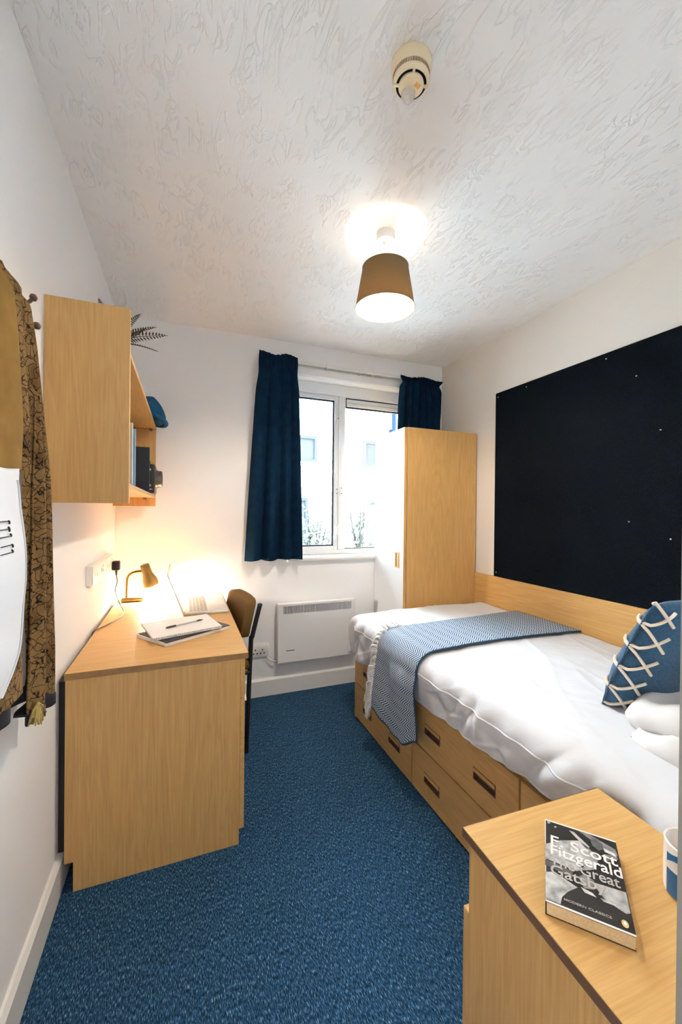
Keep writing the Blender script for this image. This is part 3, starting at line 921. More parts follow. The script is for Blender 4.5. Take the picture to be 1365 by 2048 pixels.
# padded back: thick, slightly curved, leaning with the posts
bx0 = Vector(near_mid).lerp(Vector(near_top), 0.18)
bx1 = Vector(near_top) + Vector((0.004, 0, 0.028))
axis = (bx1 - bx0)
def pad(u, v, w):
    y = fy + 0.005 + u * (SEP - 0.01)
    bow = 0.03 * math.sin(PI * u)
    p = bx0 + axis * v
    return Vector((p.x - 0.015 - 0.062 * w - bow * 0.0 + 0.03 * math.sin(PI * u) * 0.6, y, p.z))
bm = bmesh.new()
bmesh.ops.create_cube(bm, size=1)
bmesh.ops.bevel(bm, geom=list(bm.edges), offset=0.14, segments=4, affect='EDGES', profile=0.5)
bmesh.ops.subdivide_edges(bm, edges=[e for e in bm.edges if abs((e.verts[0].co - e.verts[1].co).y) > 0.5], cuts=8)
bm.verts.index_update()
pv = [tuple(pad(q.co.y + 0.5, q.co.z + 0.5, q.co.x + 0.5)) for q in bm.verts]
pf = [tuple(q.index for q in p.verts) for p in bm.faces]
bm.free()
obj('back_pad', (pv, pf), CHAIR_CLOTH, ch, local=True, smooth=60)
for dy in (0, SEP):
    obj('end_cap', move(lathe([(0.0135, 0), (0.0135, 0.010), (0.009, 0.013), (0.0, 0.0135)], 12, cap0=True), near_top[0], near_top[1] + dy, near_top[2] - 0.004), mat('blue_black_cap', (0.02, 0.05, 0.09), 0.4), ch, local=True, smooth=40)

# ---- wall cabinet / open bookshelf
sh = thing('wall_shelf', 'oak open shelf unit with a tall near end panel on the left wall', 'shelf', (XL, 2.05, 1.304))
SX = -0.163
obj('end_panel', box(XL, SX, 1.421, 1.437, 1.305, 1.9195, 0.001, 1), WOOD_Z, sh)
obj('end_panel', box(XL, SX, 2.668, 2.684, 1.303, 1.7695, 0.001, 1), WOOD_Z, sh)
obj('shelf_board', box(XL, SX, 1.4375, 2.684, 1.770, 1.786), WOOD_Y, sh)
obj('shelf_board', box(XL, SX - 0.004, 1.4375, 2.6675, 1.355, 1.371), WOOD_Y, sh)
obj('back_rail', box(XL, XL + 0.016, 1.4375, 2.6675, 1.68, 1.7695), WOOD_Y, sh)
obj('fixing', merge(*[box(x, x + .018, 2.655, 2.668, z, z + .012, .002, 1) for x, z in ((-0.36, 1.757), (-0.29, 1.757), (-0.20, 1.757), (-0.23, 1.343), (-0.33, 1.343))]), HANDLE_BROWN, sh)

# ---- things on the lower shelf: two slim books, a navy binder, a camera
def book(name, label, y, th_, dep, ht, mcov, x1, lean=0.0, group='books on the wall shelf'):
    t = thing(name, label, 'book', (x1 - dep / 2, y, 1.371), group=group)
    M_ = Matrix.Translation((x1, y, 1.371)) @ Matrix.Rotation(lean, 4, 'X')
    g = merge(box(-dep, 0, 0, .0025, 0, ht), box(-dep, 0, th_ - .0025, th_, 0, ht), box(-.0025, 0, .0025, th_ - .0025, 0, ht))
    obj('cover', xf(g, M_), mcov, t)
    obj('pages', xf(box(-dep + .003, -.0026, .0026, th_ - .0026, .003, ht - .003), M_), PAPER, t)
book('book', 'slim cream book standing nearest on the lower wall shelf', 1.50, 0.016, 0.15, 0.205, mat('cream_cover', (0.62, 0.60, 0.52), .5), SX + 0.0, group='slim books on the wall shelf')
book('book', 'slim pale blue book against the navy book on the wall shelf', 1.585, 0.014, 0.16, 0.20, mat('pale_blue_cover', (0.20, 0.38, 0.55), .5), SX + 0.0, group='slim books on the wall shelf')
book('book', 'large navy book standing open faced on the lower wall shelf', 2.12, 0.02, 0.19, 0.212, mat('navy_cover', (0.006, 0.010, 0.022), .6, bump=(200, .3, .001)), SX + 0.006, group='slim books on the wall shelf')
cm = thing('camera', 'small black camera with a silver lens at the far end of the shelf', 'camera', (-0.2, 2.47, 1.371))
cb = obj('body', box(-0.225, -0.150, 2.38, 2.55, 1.3715, 1.53, 0.008, 3), BLACK_PLASTIC, cm, smooth=50)
obj('top_plate', prism([(2.40, 1.53), (2.44, 1.53), (2.452, 1.553), (2.488, 1.553), (2.50, 1.53), (2.53, 1.53)], 'yz', -0.215, -0.176), BLACK_PLASTIC, cm)
LM = Matrix.Translation((-0.150, 2.47, 1.455)) @ Matrix.Rotation(R(90), 4, 'Y')
ln = obj('lens', xf(lathe([(0.050, 0), (0.050, 0.012), (0.046, 0.014), (0.046, 0.030), (0.040, 0.034), (0.034, 0.026), (0.0, 0.024)], 28), LM), mat('dark_lens_metal', (0.16, 0.15, 0.14), 0.35, 0.5, metal=0.7), cm, smooth=35)
obj('lens_glass', xf(lathe([(0.034, 0.027), (0.02, 0.030), (0.0, 0.031)], 20), LM), DARK, ln, smooth=60)
obj('button', merge(*[move(xf(lathe([(0, 0.002), (0.007, 0.002), (0.007, 0)], 14), Matrix.Rotation(R(90), 4, 'X')), -0.175, 2.38, z) for z in (1.415, 1.500)]), CHROME, cm)
obj('strap_lug', box(-0.190, -0.162, 2.376, 2.381, 1.392, 1.396), CHROME, cm)
# ---- blue folded cap on the upper shelf
cp = thing('knitted_hat', 'blue knitted hat hanging over the far end of the upper shelf', 'hat', (-0.18, 2.52, 1.786))
def capf(u, v):
    a = 2 * PI * u
    ph = PI * v
    r = Vector((0.075 * math.sin(ph) * math.cos(a), 0.15 * math.sin(ph) * math.sin(a), 0.070 * math.cos(ph)))
    r *= 1 + 0.18 * noise.noise(r * 14)
    x = -0.178 + r.x
    z = 1.855 + r.z - (max(0, x + 0.165) * 0.55)
    return (x, 2.53 + r.y, max(1.7865, z) if x < SX else z)
obj('crown', grid(capf, 36, 24), SAGE, cp, smooth=80)
obj('brim', tube([( -0.178 + 0.076 * math.cos(a), 2.53 + 0.15 * math.sin(a), 1.800 - max(0, 0.076 * math.cos(a) - 0.013) * 0.3) for a in [2 * PI * k / 36 for k in range(37)]], 0.013, 8, caps=False), SAGE, cp, smooth=60)

# ---- potted fern on the upper shelf
fn_ = thing('potted_fern', 'dried brown fern arching out from behind the tall shelf panel', 'plant', (-0.275, 1.72, 1.786))
obj('pot', move(lathe([(0.0, 0), (0.040, 0), (0.050, 0.085), (0.054, 0.087), (0.054, 0.10), (0.048, 0.10), (0.045, 0.08), (0.0, 0.08)], 28), -0.275, 1.72, 1.7865), mat('grey_clay', (0.25, 0.22, 0.2), .8), fn_, smooth=35)
def frond(base, mid, tip, wid, seed, nl=26, plane=None):
    path = smooth_path([base, mid, tip], 13)
    gs = [tube(path, [lerp(0.0022, 0.0008, i / (len(path) - 1)) for i in range(len(path))], 5)]
    v, f = [], []
    n = len(path)
    for i in range(5, n - 1):
        t = (path[min(i + 1, n - 1)] - path[i - 1]).normalized()
        up = Vector(plane) if plane else Vector((0.2, -1, 0.1))
        s = t.cross(up).normalized()
        tt = i / (n - 1)
        w = wid * math.sin(PI * min(1, 0.12 + tt * 0.93)) ** 0.7
        for sg in (-1, 1):
            c = path[i]
            e = c + s * sg * w + t * w * 0.35 + up * 0.004
            m_ = c.lerp(e, 0.45) + t * 0.0042
            m2 = c.lerp(e, 0.45) - t * 0.0042
            o = len(v)
            v += [tuple(c), tuple(m_), tuple(e), tuple(m2)]
            f.append((o, o + 1, o + 2, o + 3))
    gs.append((v, f))
    return merge(*gs)
FB = (-0.275, 1.72, 1.875)
fr_list = [((-0.20, 1.76, 1.955), (-0.068, 1.80, 2.003), 0.026), ((-0.205, 1.76, 1.97), (-0.110, 1.80, 2.030), 0.014), ((-0.225, 1.76, 1.985), (-0.168, 1.80, 2.075), 0.018),
           ((-0.21, 1.77, 1.955), (-0.150, 1.80, 2.018), 0.012), ((-0.29, 1.76, 2.02), (-0.318, 1.80, 2.108), 0.016), ((-0.20, 1.76, 1.93), (-0.105, 1.80, 1.932), 0.004), ((-0.33, 1.80, 1.97), (-0.36, 1.9, 2.05), 0.018)]
for i, (m_, t_, w_) in enumerate(fr_list):
    obj('frond', frond(FB, m_, t_, w_, i), FERN_M, fn_, recalc=False)

# ---- sockets on the left wall, plug, lamp
so = thing('wall_socket', 'white socket strip on the left wall beside the black plug', 'socket', (XL, 2.25, 0.95), group='wall sockets')
obj('back_box', box(XL, XL + 0.022, 1.985, 2.53, 0.952, 1.040, 0.003, 1), WHITE_PLASTIC, so)
for i, (a, b) in enumerate(((1.988, 2.128), (2.132, 2.292), (2.296, 2.410), (2.414, 2.527))):
    fp = obj('faceplate', box(XL + 0.022, XL + 0.028, a, b, 0.955, 1.037, 0.003, 2), WHITE_PLASTIC, so, smooth=40)
    c = (a + b) / 2
    if i in (1, 3):
        obj('pin_slot', merge(*[box(XL + .0278, XL + .0284, c + dy - .004, c + dy + .004, 1.0 + dz - .006, 1.0 + dz + .006) for dy, dz in ((0, .012), (-.012, -.010), (.012, -.010))]), BLACK_PLASTIC, fp)
        obj('switch', box(XL + .028, XL + .032, c - .045, c - .033, .985, 1.008, .001, 1), WHITE_PLASTIC, fp)
    else:
        obj('jack', merge(*[box(XL + .0278, XL + .0284, c + dy - .008, c + dy + .008, .985, 1.000) for dy in (-.02, .02)]), mat('grey_jack', (0.45, 0.38, 0.28), .5), fp)
pg = thing('mains_plug', 'black plug with trailing lead in the left wall socket', 'plug', (XL + .03, 2.47, 0.96))
obj('body', merge(box(XL + 0.0285, XL + 0.066, 2.452, 2.492, 0.952, 1.003, 0.006, 3), tube([(XL + .048, 2.472, 0.955), (XL + .048, 2.472, 0.925)], [0.0075, 0.004], 10)), BLACK_PLASTIC, pg, smooth=40)
lead = smooth_path([(-0.342, 2.472, 0.930), (-0.338, 2.478, 0.885), (-0.345, 2.46, 0.84), (-0.318, 2.43, 0.775), (-0.290, 2.36, 0.743), (-0.315, 2.20, 0.7415), (-0.352, 2.10, 0.7415), (-0.3705, 2.04, 0.741), (-0.374, 2.06, 0.72), (-0.3745, 2.3, 0.708), (-0.374, 2.56, 0.728), (-0.368, 2.64, 0.7425), (-0.345, 2.655, 0.750)], 7)
obj('lead', tube(lead, 0.0024, 7), BLACK_PLASTIC, pg, smooth=60)

lp = thing('desk_lamp', 'bronze desk lamp with bent neck and flared head glowing on the desk', 'lamp', (-0.282, 2.66, DT))
obj('base', box(-0.341, -0.222, 2.628, 2.708, DT + .0005, DT + 0.025, 0.008, 3), BRASS, lp, smooth=45)
obj('switch', box(-0.252, -0.238, 2.655, 2.675, DT + 0.025, DT + 0.029, 0.0015, 1), BRASS, lp)
obj('neck', tube(smooth_path([(-0.314, 2.668, DT + 0.022), (-0.314, 2.668, 0.83), (-0.308, 2.668, 0.880), (-0.285, 2.667, 0.905), (-0.250, 2.666, 0.912), (-0.228, 2.666, 0.912)], 6), 0.0085, 12), BRASS, lp, smooth=60)
top, bot = Vector((-0.220, 2.665, 0.952)), Vector((-0.184, 2.690, 0.826))
zax = (bot - top).normalized()
hm = frame_m(tuple(top), zax.orthogonal(), zax.cross(zax.orthogonal()))
HL = (bot - top).length
prof = [(0.0, 0.001), (0.022, 0.0), (0.026, 0.004), (0.027, 0.03), (0.028, 0.058), (0.034, 0.078), (0.044, 0.100), (0.049, 0.118), (0.049, HL), (0.047, HL), (0.046, 0.116), (0.040, 0.098), (0.030, 0.076), (0.024, 0.055), (0.0, 0.052)]
hm = Matrix(((hm[0][0], hm[0][1], hm[0][2], top.x), (hm[1][0], hm[1][1], hm[1][2], top.y), (hm[2][0], hm[2][1], hm[2][2], top.z), (0, 0, 0, 1)))
obj('head', xf(lathe(prof, 36), hm), BRASS, lp, smooth=50)
# the glowing bulb is the lamp's light: radiance = watts / (pi * bulb area)
BULB = emit('warm_desk_bulb', WARM, DESK_W / (PI * 0.0047))
bc = top.lerp(bot, 0.93)
blb = obj('bulb', move(lathe([(0.0, -.022), (0.012, -.018), (0.020, -.006), (0.021, 0.004), (0.014, 0.018), (0.0, 0.022)], 16), *bc), BULB, lp, smooth=60)
# ---- laptop
lt = thing('laptop', 'open silver laptop on the far end of the desk', 'laptop', (0.11, 2.42, DT))
LY0, LY1 = 2.20, 2.63
obj('deck', box(0.000, 0.226, LY0, LY1, DT + .0005, DT + 0.015, 0.004, 3), SILVER, lt, smooth=40)
ks = []
for r in range(5):
    for c in range(14):
        x0 = 0.030 + r * 0.0185
        y0 = LY0 + 0.03 + c * 0.0265
        ks.append(box(x0, x0 + 0.0155, y0, y0 + 0.0235, DT + 0.0148, DT + 0.0165))
kb = obj('keyboard', merge(*ks), KEY, lt)
kb['kind'] = 'stuff'
obj('trackpad', box(0.145, 0.212, LY0 + .15, LY1 - .15, DT + .0149, DT + .0154), SILVER, lt)
sdir = Vector((-0.079, 0, 0.205))
def scr(u, v, w):
    p = Vector((0.004, 0, DT + 0.012)) + sdir * v
    nrm = Vector((sdir.z, 0, -sdir.x)).normalized()
    return p + nrm * w + Vector((0, lerp(LY0, LY1, u), 0))
def scr_box(u0, u1, v0, v1, w0, w1):
    v = [tuple(scr(u, v_, w)) for u in (u0, u1) for v_ in (v0, v1) for w in (w0, w1)]
    return v, [(0, 1, 3, 2), (4, 6, 7, 5), (0, 4, 5, 1), (2, 3, 7, 6), (0, 2, 6, 4), (1, 5, 7, 3)]
ld = obj('lid', scr_box(0, 1, 0, 1, -0.006, 0), SILVER, lt)
obj('display', scr_box(0.03, 0.97, 0.05, 0.95, 0, 0.0006), SCREEN, ld)
obj('hinge', tube([(0.004, LY0 + .02, DT + .014), (0.004, LY1 - .02, DT + .014)], 0.006, 10), SILVER, lt, smooth=50)

# ---- notebooks, pen, memory stick
def quad_slab(c, z0, z1, bev=0.0):
    return prism(c, 'xy', z0, z1)
nb1 = thing('notebook', 'dark covered notebook lying under the spiral pad on the desk', 'notebook', (0.0, 1.86, DT), group='notebooks on the desk')
cA = [(-0.185, 1.905), (-0.066, 1.738), (0.198, 1.905), (0.085, 2.085)]
obj('pages', quad_slab(cA, DT + .001, DT + 0.014), PAPER, nb1)
cB = [(-0.178, 1.905), (-0.062, 1.737), (0.200, 1.905), (0.087, 2.087)]
obj('cover', quad_slab(cB, DT + 0.014, DT + 0.017), BLACK_PLASTIC, nb1)
nb2 = thing('notebook', 'white spiral bound pad lying open on the darker notebook', 'notebook', (0.0, 1.93, DT + .018), group='notebooks on the desk')
cC = [(-0.180, 2.030), (-0.112, 1.772), (0.163, 1.868), (0.108, 2.105)]
obj('pages', quad_slab(cC, DT + 0.0175, DT + 0.027), PAPER, nb2)
a_, b_ = Vector((-0.112, 1.772, DT + .022)), Vector((0.163, 1.868, DT + .022))
rings = []
for k in range(34):
    q = a_.lerp(b_, (k + .5) / 34)
    M_ = Matrix.Translation(q) @ Matrix.Rotation(math.atan2(b_.y - a_.y, b_.x - a_.x), 4, 'Z')
    rings.append(xf(tube([(0, 0.0065 * math.cos(t), 0.0065 * math.sin(t)) for t in [2 * PI * j / 10 for j in range(11)]], 0.0011, 5, caps=False), M_))
wr_ = obj('wire_binding', merge(*rings), CHROME, nb2, smooth=60)
pe = thing('ballpoint_pen', 'clear ballpoint pen with dark cap lying on the spiral pad', 'pen', (0.02, 1.945, DT + .028))
pa, pb = Vector((-0.062, 1.905, DT + 0.0315)), Vector((0.078, 1.985, DT + 0.0315))
obj('barrel', tube([pa.lerp(pb, .18), pa.lerp(pb, .86)], 0.0040, 10), mat('clear_barrel', (0.55, 0.55, 0.56), .2), pe, smooth=40)
obj('cap', tube([pa.lerp(pb, -.06), pa.lerp(pb, .0), pa.lerp(pb, .22)], [0.003, 0.0048, 0.0048], 10), mat('dark_cap', (0.05, 0.045, 0.04), .4), pe, smooth=40)
obj('tip', tube([pa.lerp(pb, .86), pa.lerp(pb, .94), pa.lerp(pb, 1.06)], [0.0042, 0.0042, 0.001], 10), mat('dark_tip', (0.06, 0.055, 0.05), .4), pe, smooth=40)
us = thing('memory_stick', 'tiny dark memory stick on the desk before the laptop', 'memory stick', (0.062, 2.172, DT))
obj('body', box(0.046, 0.068, 2.164, 2.176, DT + .0005, DT + .008, .002, 2), BLACK_PLASTIC, us, smooth=40)
obj('connector', box(0.068, 0.078, 2.166, 2.174, DT + .002, DT + .006), CHROME, us)

# ---- panel heater
ht = thing('panel_heater', 'white wall mounted panel heater with slotted vent under the window', 'heater', (0.89, 2.735, 0.235))
HX0, HX1, HZ0, HZ1, HY0, HY1 = 0.606, 1.183, 0.235, 0.638, 2.700, 2.752
VX0, VX1, VZ0, VZ1 = 0.643, 1.153, 0.568, 0.624
obj('casing', merge(box(HX0, HX1, HY0, HY1, HZ0, VZ0), box(HX0, VX0, HY0, HY1, VZ0, VZ1), box(VX1, HX1, HY0, HY1, VZ0, VZ1), box(HX0, HX1, HY0, HY1, VZ1, HZ1)), HEATER_WHITE, ht)
gl = [box(VX0, VX1, HY0 + .015, HY0 + .017, VZ0, VZ1)]
obj('vent_recess', gl[0], mat('blue_grey_recess', (0.012, 0.02, 0.03), .6), ht)
bars = []
NB = 46
pit = (VX1 - VX0) / NB
for k in range(NB):
    x = VX0 + (k + .45) * pit
    bars.append(box(x, x + pit * .45, HY0 + .001, HY0 + .012, VZ0, VZ1))
gr = obj('vent_bars', merge(*bars), HEATER_WHITE, ht)
gr['kind'] = 'stuff'
obj('nameplate', box(0.664, 0.722, HY0 - .0012, HY0, 0.313, 0.3185, 0.0004, 1), mat('grey_badge', (0.12, 0.12, 0.12), .4), ht)
obj('bracket', merge(box(0.70, 0.74, HY1, YB - .0005, 0.30, 0.60), box(1.05, 1.09, HY1, YB - .0005, 0.30, 0.60)), CHROME, ht)
obj('control', move(xf(lathe([(0.0, .006), (.008, .006), (.009, 0)], 14), Matrix.Rotation(R(90), 4, 'Y')), HX1, 2.73, 0.60), WHITE_PLASTIC, ht)
s2 = thing('wall_socket', 'white double socket low on the end wall beside the heater', 'socket', (0.495, YB, 0.275), group='wall sockets')
fp = obj('faceplate', box(0.430, 0.556, 2.758, YB - .0005, 0.274, 0.356, 0.004, 2), WHITE_PLASTIC, s2, smooth=40)
for c in (0.462, 0.510):
    obj('pin_slot', merge(*[box(c + dx - .004, c + dx + .004, 2.7574, 2.7582, 0.312 + dz - .005, 0.312 + dz + .005) for dx, dz in ((0, .012), (-.012, -.012), (.012, -.012))]), BLACK_PLASTIC, fp)
obj('switch', merge(box(0.482, 0.492, 2.755, 2.758, .325, .345, .001, 1), box(0.53, 0.54, 2.755, 2.758, .305, .325, .001, 1)), WHITE_PLASTIC, fp)
obj('flex', tube(smooth_path([(0.540, 2.756, 0.276), (0.555, 2.745, 0.255), (0.59, 2.74, 0.240), (0.625, 2.745, 0.245), (0.64, 2.748, 0.26)], 6), 0.004, 8), WHITE_PLASTIC, s2, smooth=60)

# ---- curtains
def curtain(name, label, xt, xb, zt, zb, yc, nf, seed, flare=0.0):
    t = thing(name, label, 'curtain', ((xt[0] + xt[1]) / 2, yc, zb), group='navy curtains at the window')
    def fn(u, v):
        hd = sstep(0.11, 0.05, v)              # gathered heading
        sp = sstep(0.0, 1.0, v)
        x0 = lerp(xt[0], xb[0], v ** 0.8); x1 = lerp(xt[1], xb[1], v ** 0.8)
        neck = math.exp(-((v - 0.10) / 0.05) ** 2)
        w = x1 - x0
        x0 += w * 0.03 * neck + flare * w * neck; x1 -= w * 0.03 * neck + flare * w * neck
        uu = u + 0.015 * math.sin(5 * u * PI + seed) + 0.012 * noise.noise(Vector((u * 4, v * 2, seed)))
        big = math.sin(2 * PI * nf * uu + seed + 0.5 * noise.noise(Vector((u * 3, v * 1.5, seed + 3))))
        fine = math.sin(2 * PI * nf * 2.4 * u + seed)
        y = yc + lerp(0.034 * big * (0.45 + 0.55 * sp), 0.010 * fine, hd)
        z = lerp(zt, zb, v) + (0.006 * fine * hd if v < 0.02 else 0) + 0.010 * noise.noise(Vector((u * 5, 1.3, seed))) * sstep(0.9, 1, v) + 0.008 * math.sin(u * 9 + seed) * sstep(0.02, 0, v)
        return (lerp(x0, x1, u) + 0.006 * math.cos(2 * PI * nf * uu + seed), y, z)
    solidify(obj('drop', grid(fn, 110, 70), NAVY, t, smooth=80), 0.003)
    def fh(u, v):
        p = Vector(fn(u, 0.035 + 0.03 * v))
        return (p.x, p.y - 0.006, p.z)
    obj('heading_tape', grid(fh, 110, 4), NAVY, t, smooth=60)
    hooks = []
    for k in range(7):
        p = Vector(fn((k + .5) / 7, 0.03))
        hooks.append(tube([(p.x, p.y + .004, p.z), (p.x, 2.727, p.z + .012), (p.x, 2.733, 2.318)], 0.0015, 5))
    obj('curtain_hooks', merge(*hooks), WHITE_PLASTIC, t)
curtain('curtain', 'long navy curtain hanging at the left of the window', (0.462, 0.722), (0.378, 0.764), 2.350, 0.946, 2.695, 3.6, 1.2)
curtain('curtain', 'short bunched navy curtain resting on the wardrobe', (1.545, 1.925), (1.515, 1.915), 2.334, 1.857, 2.695, 6.0, 2.9, 0.03)

# ================================================================== COAT HOOKS, ROBE, BAG
def hook(label, y, z):
    t = thing('coat_hook', label, 'hook', (XL, y, z), group='brown coat hooks on the left wall')
    obj('plate', box(XL, XL + .005, y - .012, y + .012, z - .035, z + .055, .002, 1), HANDLE_BROWN, t)
    obj('upper_prong', tube(smooth_path([(XL + .004, y, z + .03), (XL + .03, y + .002, z + .038), (-0.350, y + .004, z + .052)], 5), .0045, 8), HANDLE_BROWN, t, smooth=60)
    obj('lower_prong', tube(smooth_path([(XL + .004, y, z - .02), (XL + .025, y + .006, z - .028), (-0.345, y + .012, z - .012)], 5), .0045, 8), HANDLE_BROWN, t, smooth=60)
    obj('knob', merge(move(lathe([(0.0, -.009), (.006, -.007), (.009, 0), (.006, .007), (0, .009)], 12), -0.349, y + .004, z + .053), move(lathe([(0.0, -.009), (.006, -.007), (.009, 0), (.006, .007), (0, .009)], 12), -0.344, y + .012, z - .012)), HANDLE_BROWN, t, smooth=60)
hook('brown double coat hook showing between the robe and the shelf panel', 1.190, 1.752)
hook('brown coat hook under the top of the patterned robe', 1.03, 1.700)
hook('brown coat hook carrying the white tote bag', 0.70, 1.752)

# ---- robe: hangs from the middle hook
rb = thing('patterned_robe', 'brown patterned robe with plain lapel hanging on the left wall', 'robe', (-0.33, 1.05, 0.80))
edge_far = [(0.732, 1.348), (0.889, 1.344), (1.033, 1.327), (1.173, 1.316), (1.364, 1.303), (1.529, 1.251), (1.682, 1.211), (1.744, 1.182), (1.80, 1.160), (1.826, 1.14)]
def robe(y_near, top, hem, x_base, amp, nf, seed, far_tab, droop=0.03, hem_slope=0.0):
    def fn(u, v):
        z = lerp(top, hem + hem_slope * u, v)
        yf = interp(far_tab, z)
        yn = interp(y_near, z)
        y = lerp(yn, yf, u)
        fold = math.sin(2 * PI * nf * u + seed + 0.7 * noise.noise(Vector((u * 3, z * 2, seed))))
        a = amp * (0.3 + 0.7 * sstep(0, 0.4, v))
        x = x_base + a * fold - 0.03 * sstep(0.05, 0, v)
        zt = z - droop * (abs(u - 0.55) * 2) ** 2 * sstep(0.12, 0, v)
        return (max(XL + .004, x), y, zt + 0.008 * noise.noise(Vector((u * 6, 0.4, seed))) * sstep(.9, 1, v))
    return fn
near_tab = [(0.76, 0.84), (1.4, 0.86), (1.7, 0.92), (1.80, 1.0)]
MUST = mat('mustard_silk', (0.20, 0.110, 0.026), 0.8, 0.05, var=0.2, var_scale=12)
OLIVE = mat('olive_tassel', (0.30, 0.21, 0.06), 0.9, var=0.3, var_scale=120)
LINING = mat('black_lining', (0.012, 0.012, 0.016), 0.7)
f1 = robe(near_tab, 1.826, 0.875, -0.350, 0.014, 3.3, 0.9, edge_far, hem_slope=-0.03)
solidify(obj('body', grid(f1, 100, 110), PAISLEY, rb, smooth=80), 0.004)
f6 = robe(near_tab, 0.905, 0.855, -0.349, 0.016, 3.3, 0.9, edge_far, 0.0, hem_slope=-0.03)
solidify(obj('hem_band', grid(f6, 80, 8), LINING, rb, smooth=80), 0.006)
# plain lapel down the near side, dark lining showing beside it
lap_far = [(1.376, 0.998), (1.458, 1.005), (1.547, 0.993), (1.66, 0.975), (1.743, 0.954), (1.78, 0.945)]
lap_near = [(1.376, 0.80), (1.78, 0.82)]
f2 = robe(lap_near, 1.742, 1.36, -0.315, 0.005, 1.0, 2.2, lap_far, 0.02)
l2 = solidify(obj('lapel', grid(f2, 40, 60), MUST, rb, smooth=80), 0.004)
l2['label'] = 'plain mustard lapel'
l4 = obj('lapel_facing', grid(robe([(0.9, 0.80), (1.4, 0.80)], 1.40, 0.90, -0.317, 0.006, 1.0, 2.2, [(0.9, 1.02), (1.38, 0.998), (1.40, 0.998)], 0.0), 40, 60), PAISLEY, rb, smooth=80)
f3 = robe([(0.90, 1.03), (1.306, 1.005), (1.519, 0.98), (1.70, 0.955)], 1.70, 0.90, -0.326, 0.003, 0.6, 0.2, [(0.90, 1.09), (1.306, 1.062), (1.519, 1.040), (1.679, 1.012), (1.708, 0.990)], 0.0)
obj('lining', grid(f3, 12, 40), LINING, rb, smooth=80)
# long fold on the window side that hangs lowest, with a dark border and a tassel
pan_near = [(0.74, 1.114), (0.864, 1.114), (1.015, 1.13), (1.189, 1.14), (1.354, 1.14), (1.484, 1.141), (1.587, 1.138)]
pan_far = [(0.74, 1.258), (0.915, 1.256), (1.05, 1.241), (1.181, 1.23), (1.36, 1.216), (1.514, 1.165), (1.60, 1.142)]
f4 = robe(pan_near, 1.590, 0.800, -0.326, 0.010, 1.7, 3.6, pan_far, 0.0, hem_slope=-0.01)
solidify(obj('front_fold', grid(f4, 40, 100), PAISLEY, rb, smooth=80), 0.004)
f5 = robe([(z, y - .002) for z, y in pan_near], 0.815, 0.785, -0.326, 0.010, 1.7, 3.6, [(z, y + .002) for z, y in pan_far], 0.0, hem_slope=-0.012)
solidify(obj('border_band', grid(f5, 30, 8), LINING, rb, smooth=80), 0.007)
tr_ = random.Random(2)
gs = [tube([(-0.322, 1.130, 0.83), (-0.318, 1.125, 0.822)], 0.003, 6)]
for k in range(60):
    a = tr_.uniform(-1.1, 1.1); b = tr_.uniform(-.5, .5)
    d = Vector((0.5 * math.sin(b), -0.35 + a * 0.75, -0.55 - 0.3 * math.cos(a))).normalized() * tr_.uniform(.035, .05)
    p = Vector((-0.316, 1.128, 0.832))
    gs.append(tube([p, p + d * .55 + Vector((0, 0, .004)), p + d], [.004, .0035, .0015], 4))
obj('tassel', merge(*gs), OLIVE, rb, smooth=60)

# ---- tote bag
tb = thing('tote_bag', 'white canvas tote bag with black lettering hanging before the robe', 'bag', (-0.26, 0.70, 1.0))
tfar = [(0.985, 0.742), (1.006, 0.762), (1.03, 0.795), (1.056, 0.824), (1.10, 0.842), (1.17, 0.855), (1.29, 0.850), (1.352, 0.868)]
tnear = [(0.985, 0.55), (1.10, 0.47), (1.29, 0.46), (1.352, 0.45)]
def tote(sg):
    def fn(u, v):
        z = lerp(1.354, 0.985, v)
        y = lerp(interp(tnear, z), interp(tfar, z), u)
        e = (1 - abs(2 * u - 1) ** 3) * (0.35 + 0.65 * math.sin(PI * min(1, v * 1.05)) ** .7)
        x = -0.262 + sg * 0.036 * max(0, e) + 0.006 * noise.noise(Vector((u * 4, v * 4, sg))) - 0.012 * sstep(.55, .9, u) * (1 - v)
        return (x, y, z + (0.006 if v < .01 else 0) * math.sin(u * 7))
    return fn
solidify(obj('front', grid(tote(1), 40, 44), CANVAS, tb, smooth=80), 0.003)
solidify(obj('back', grid(tote(-1), 40, 44), CANVAS, tb, smooth=80), 0.003)
obj('seam', tube([Vector(tote(1)(0.90 + 0.02 * math.sin(k * .35), k / 40)) + Vector((.003, 0, 0)) for k in range(2, 39)], .0016, 6), CANVAS, tb, smooth=60)
for sg in (1, -1):
    obj('strap', tube(smooth_path([Vector(tote(sg)(0.30, 0.02)), (-0.30, 0.66, 1.55), (-0.335, 0.70, 1.76), (-0.30, 0.69, 1.55), Vector(tote(sg)(0.52, 0.02))], 8), 0.009, 6), CANVAS, tb, smooth=60)
INK = mat('black_ink', (0.01, 0.01, 0.01), 0.8)
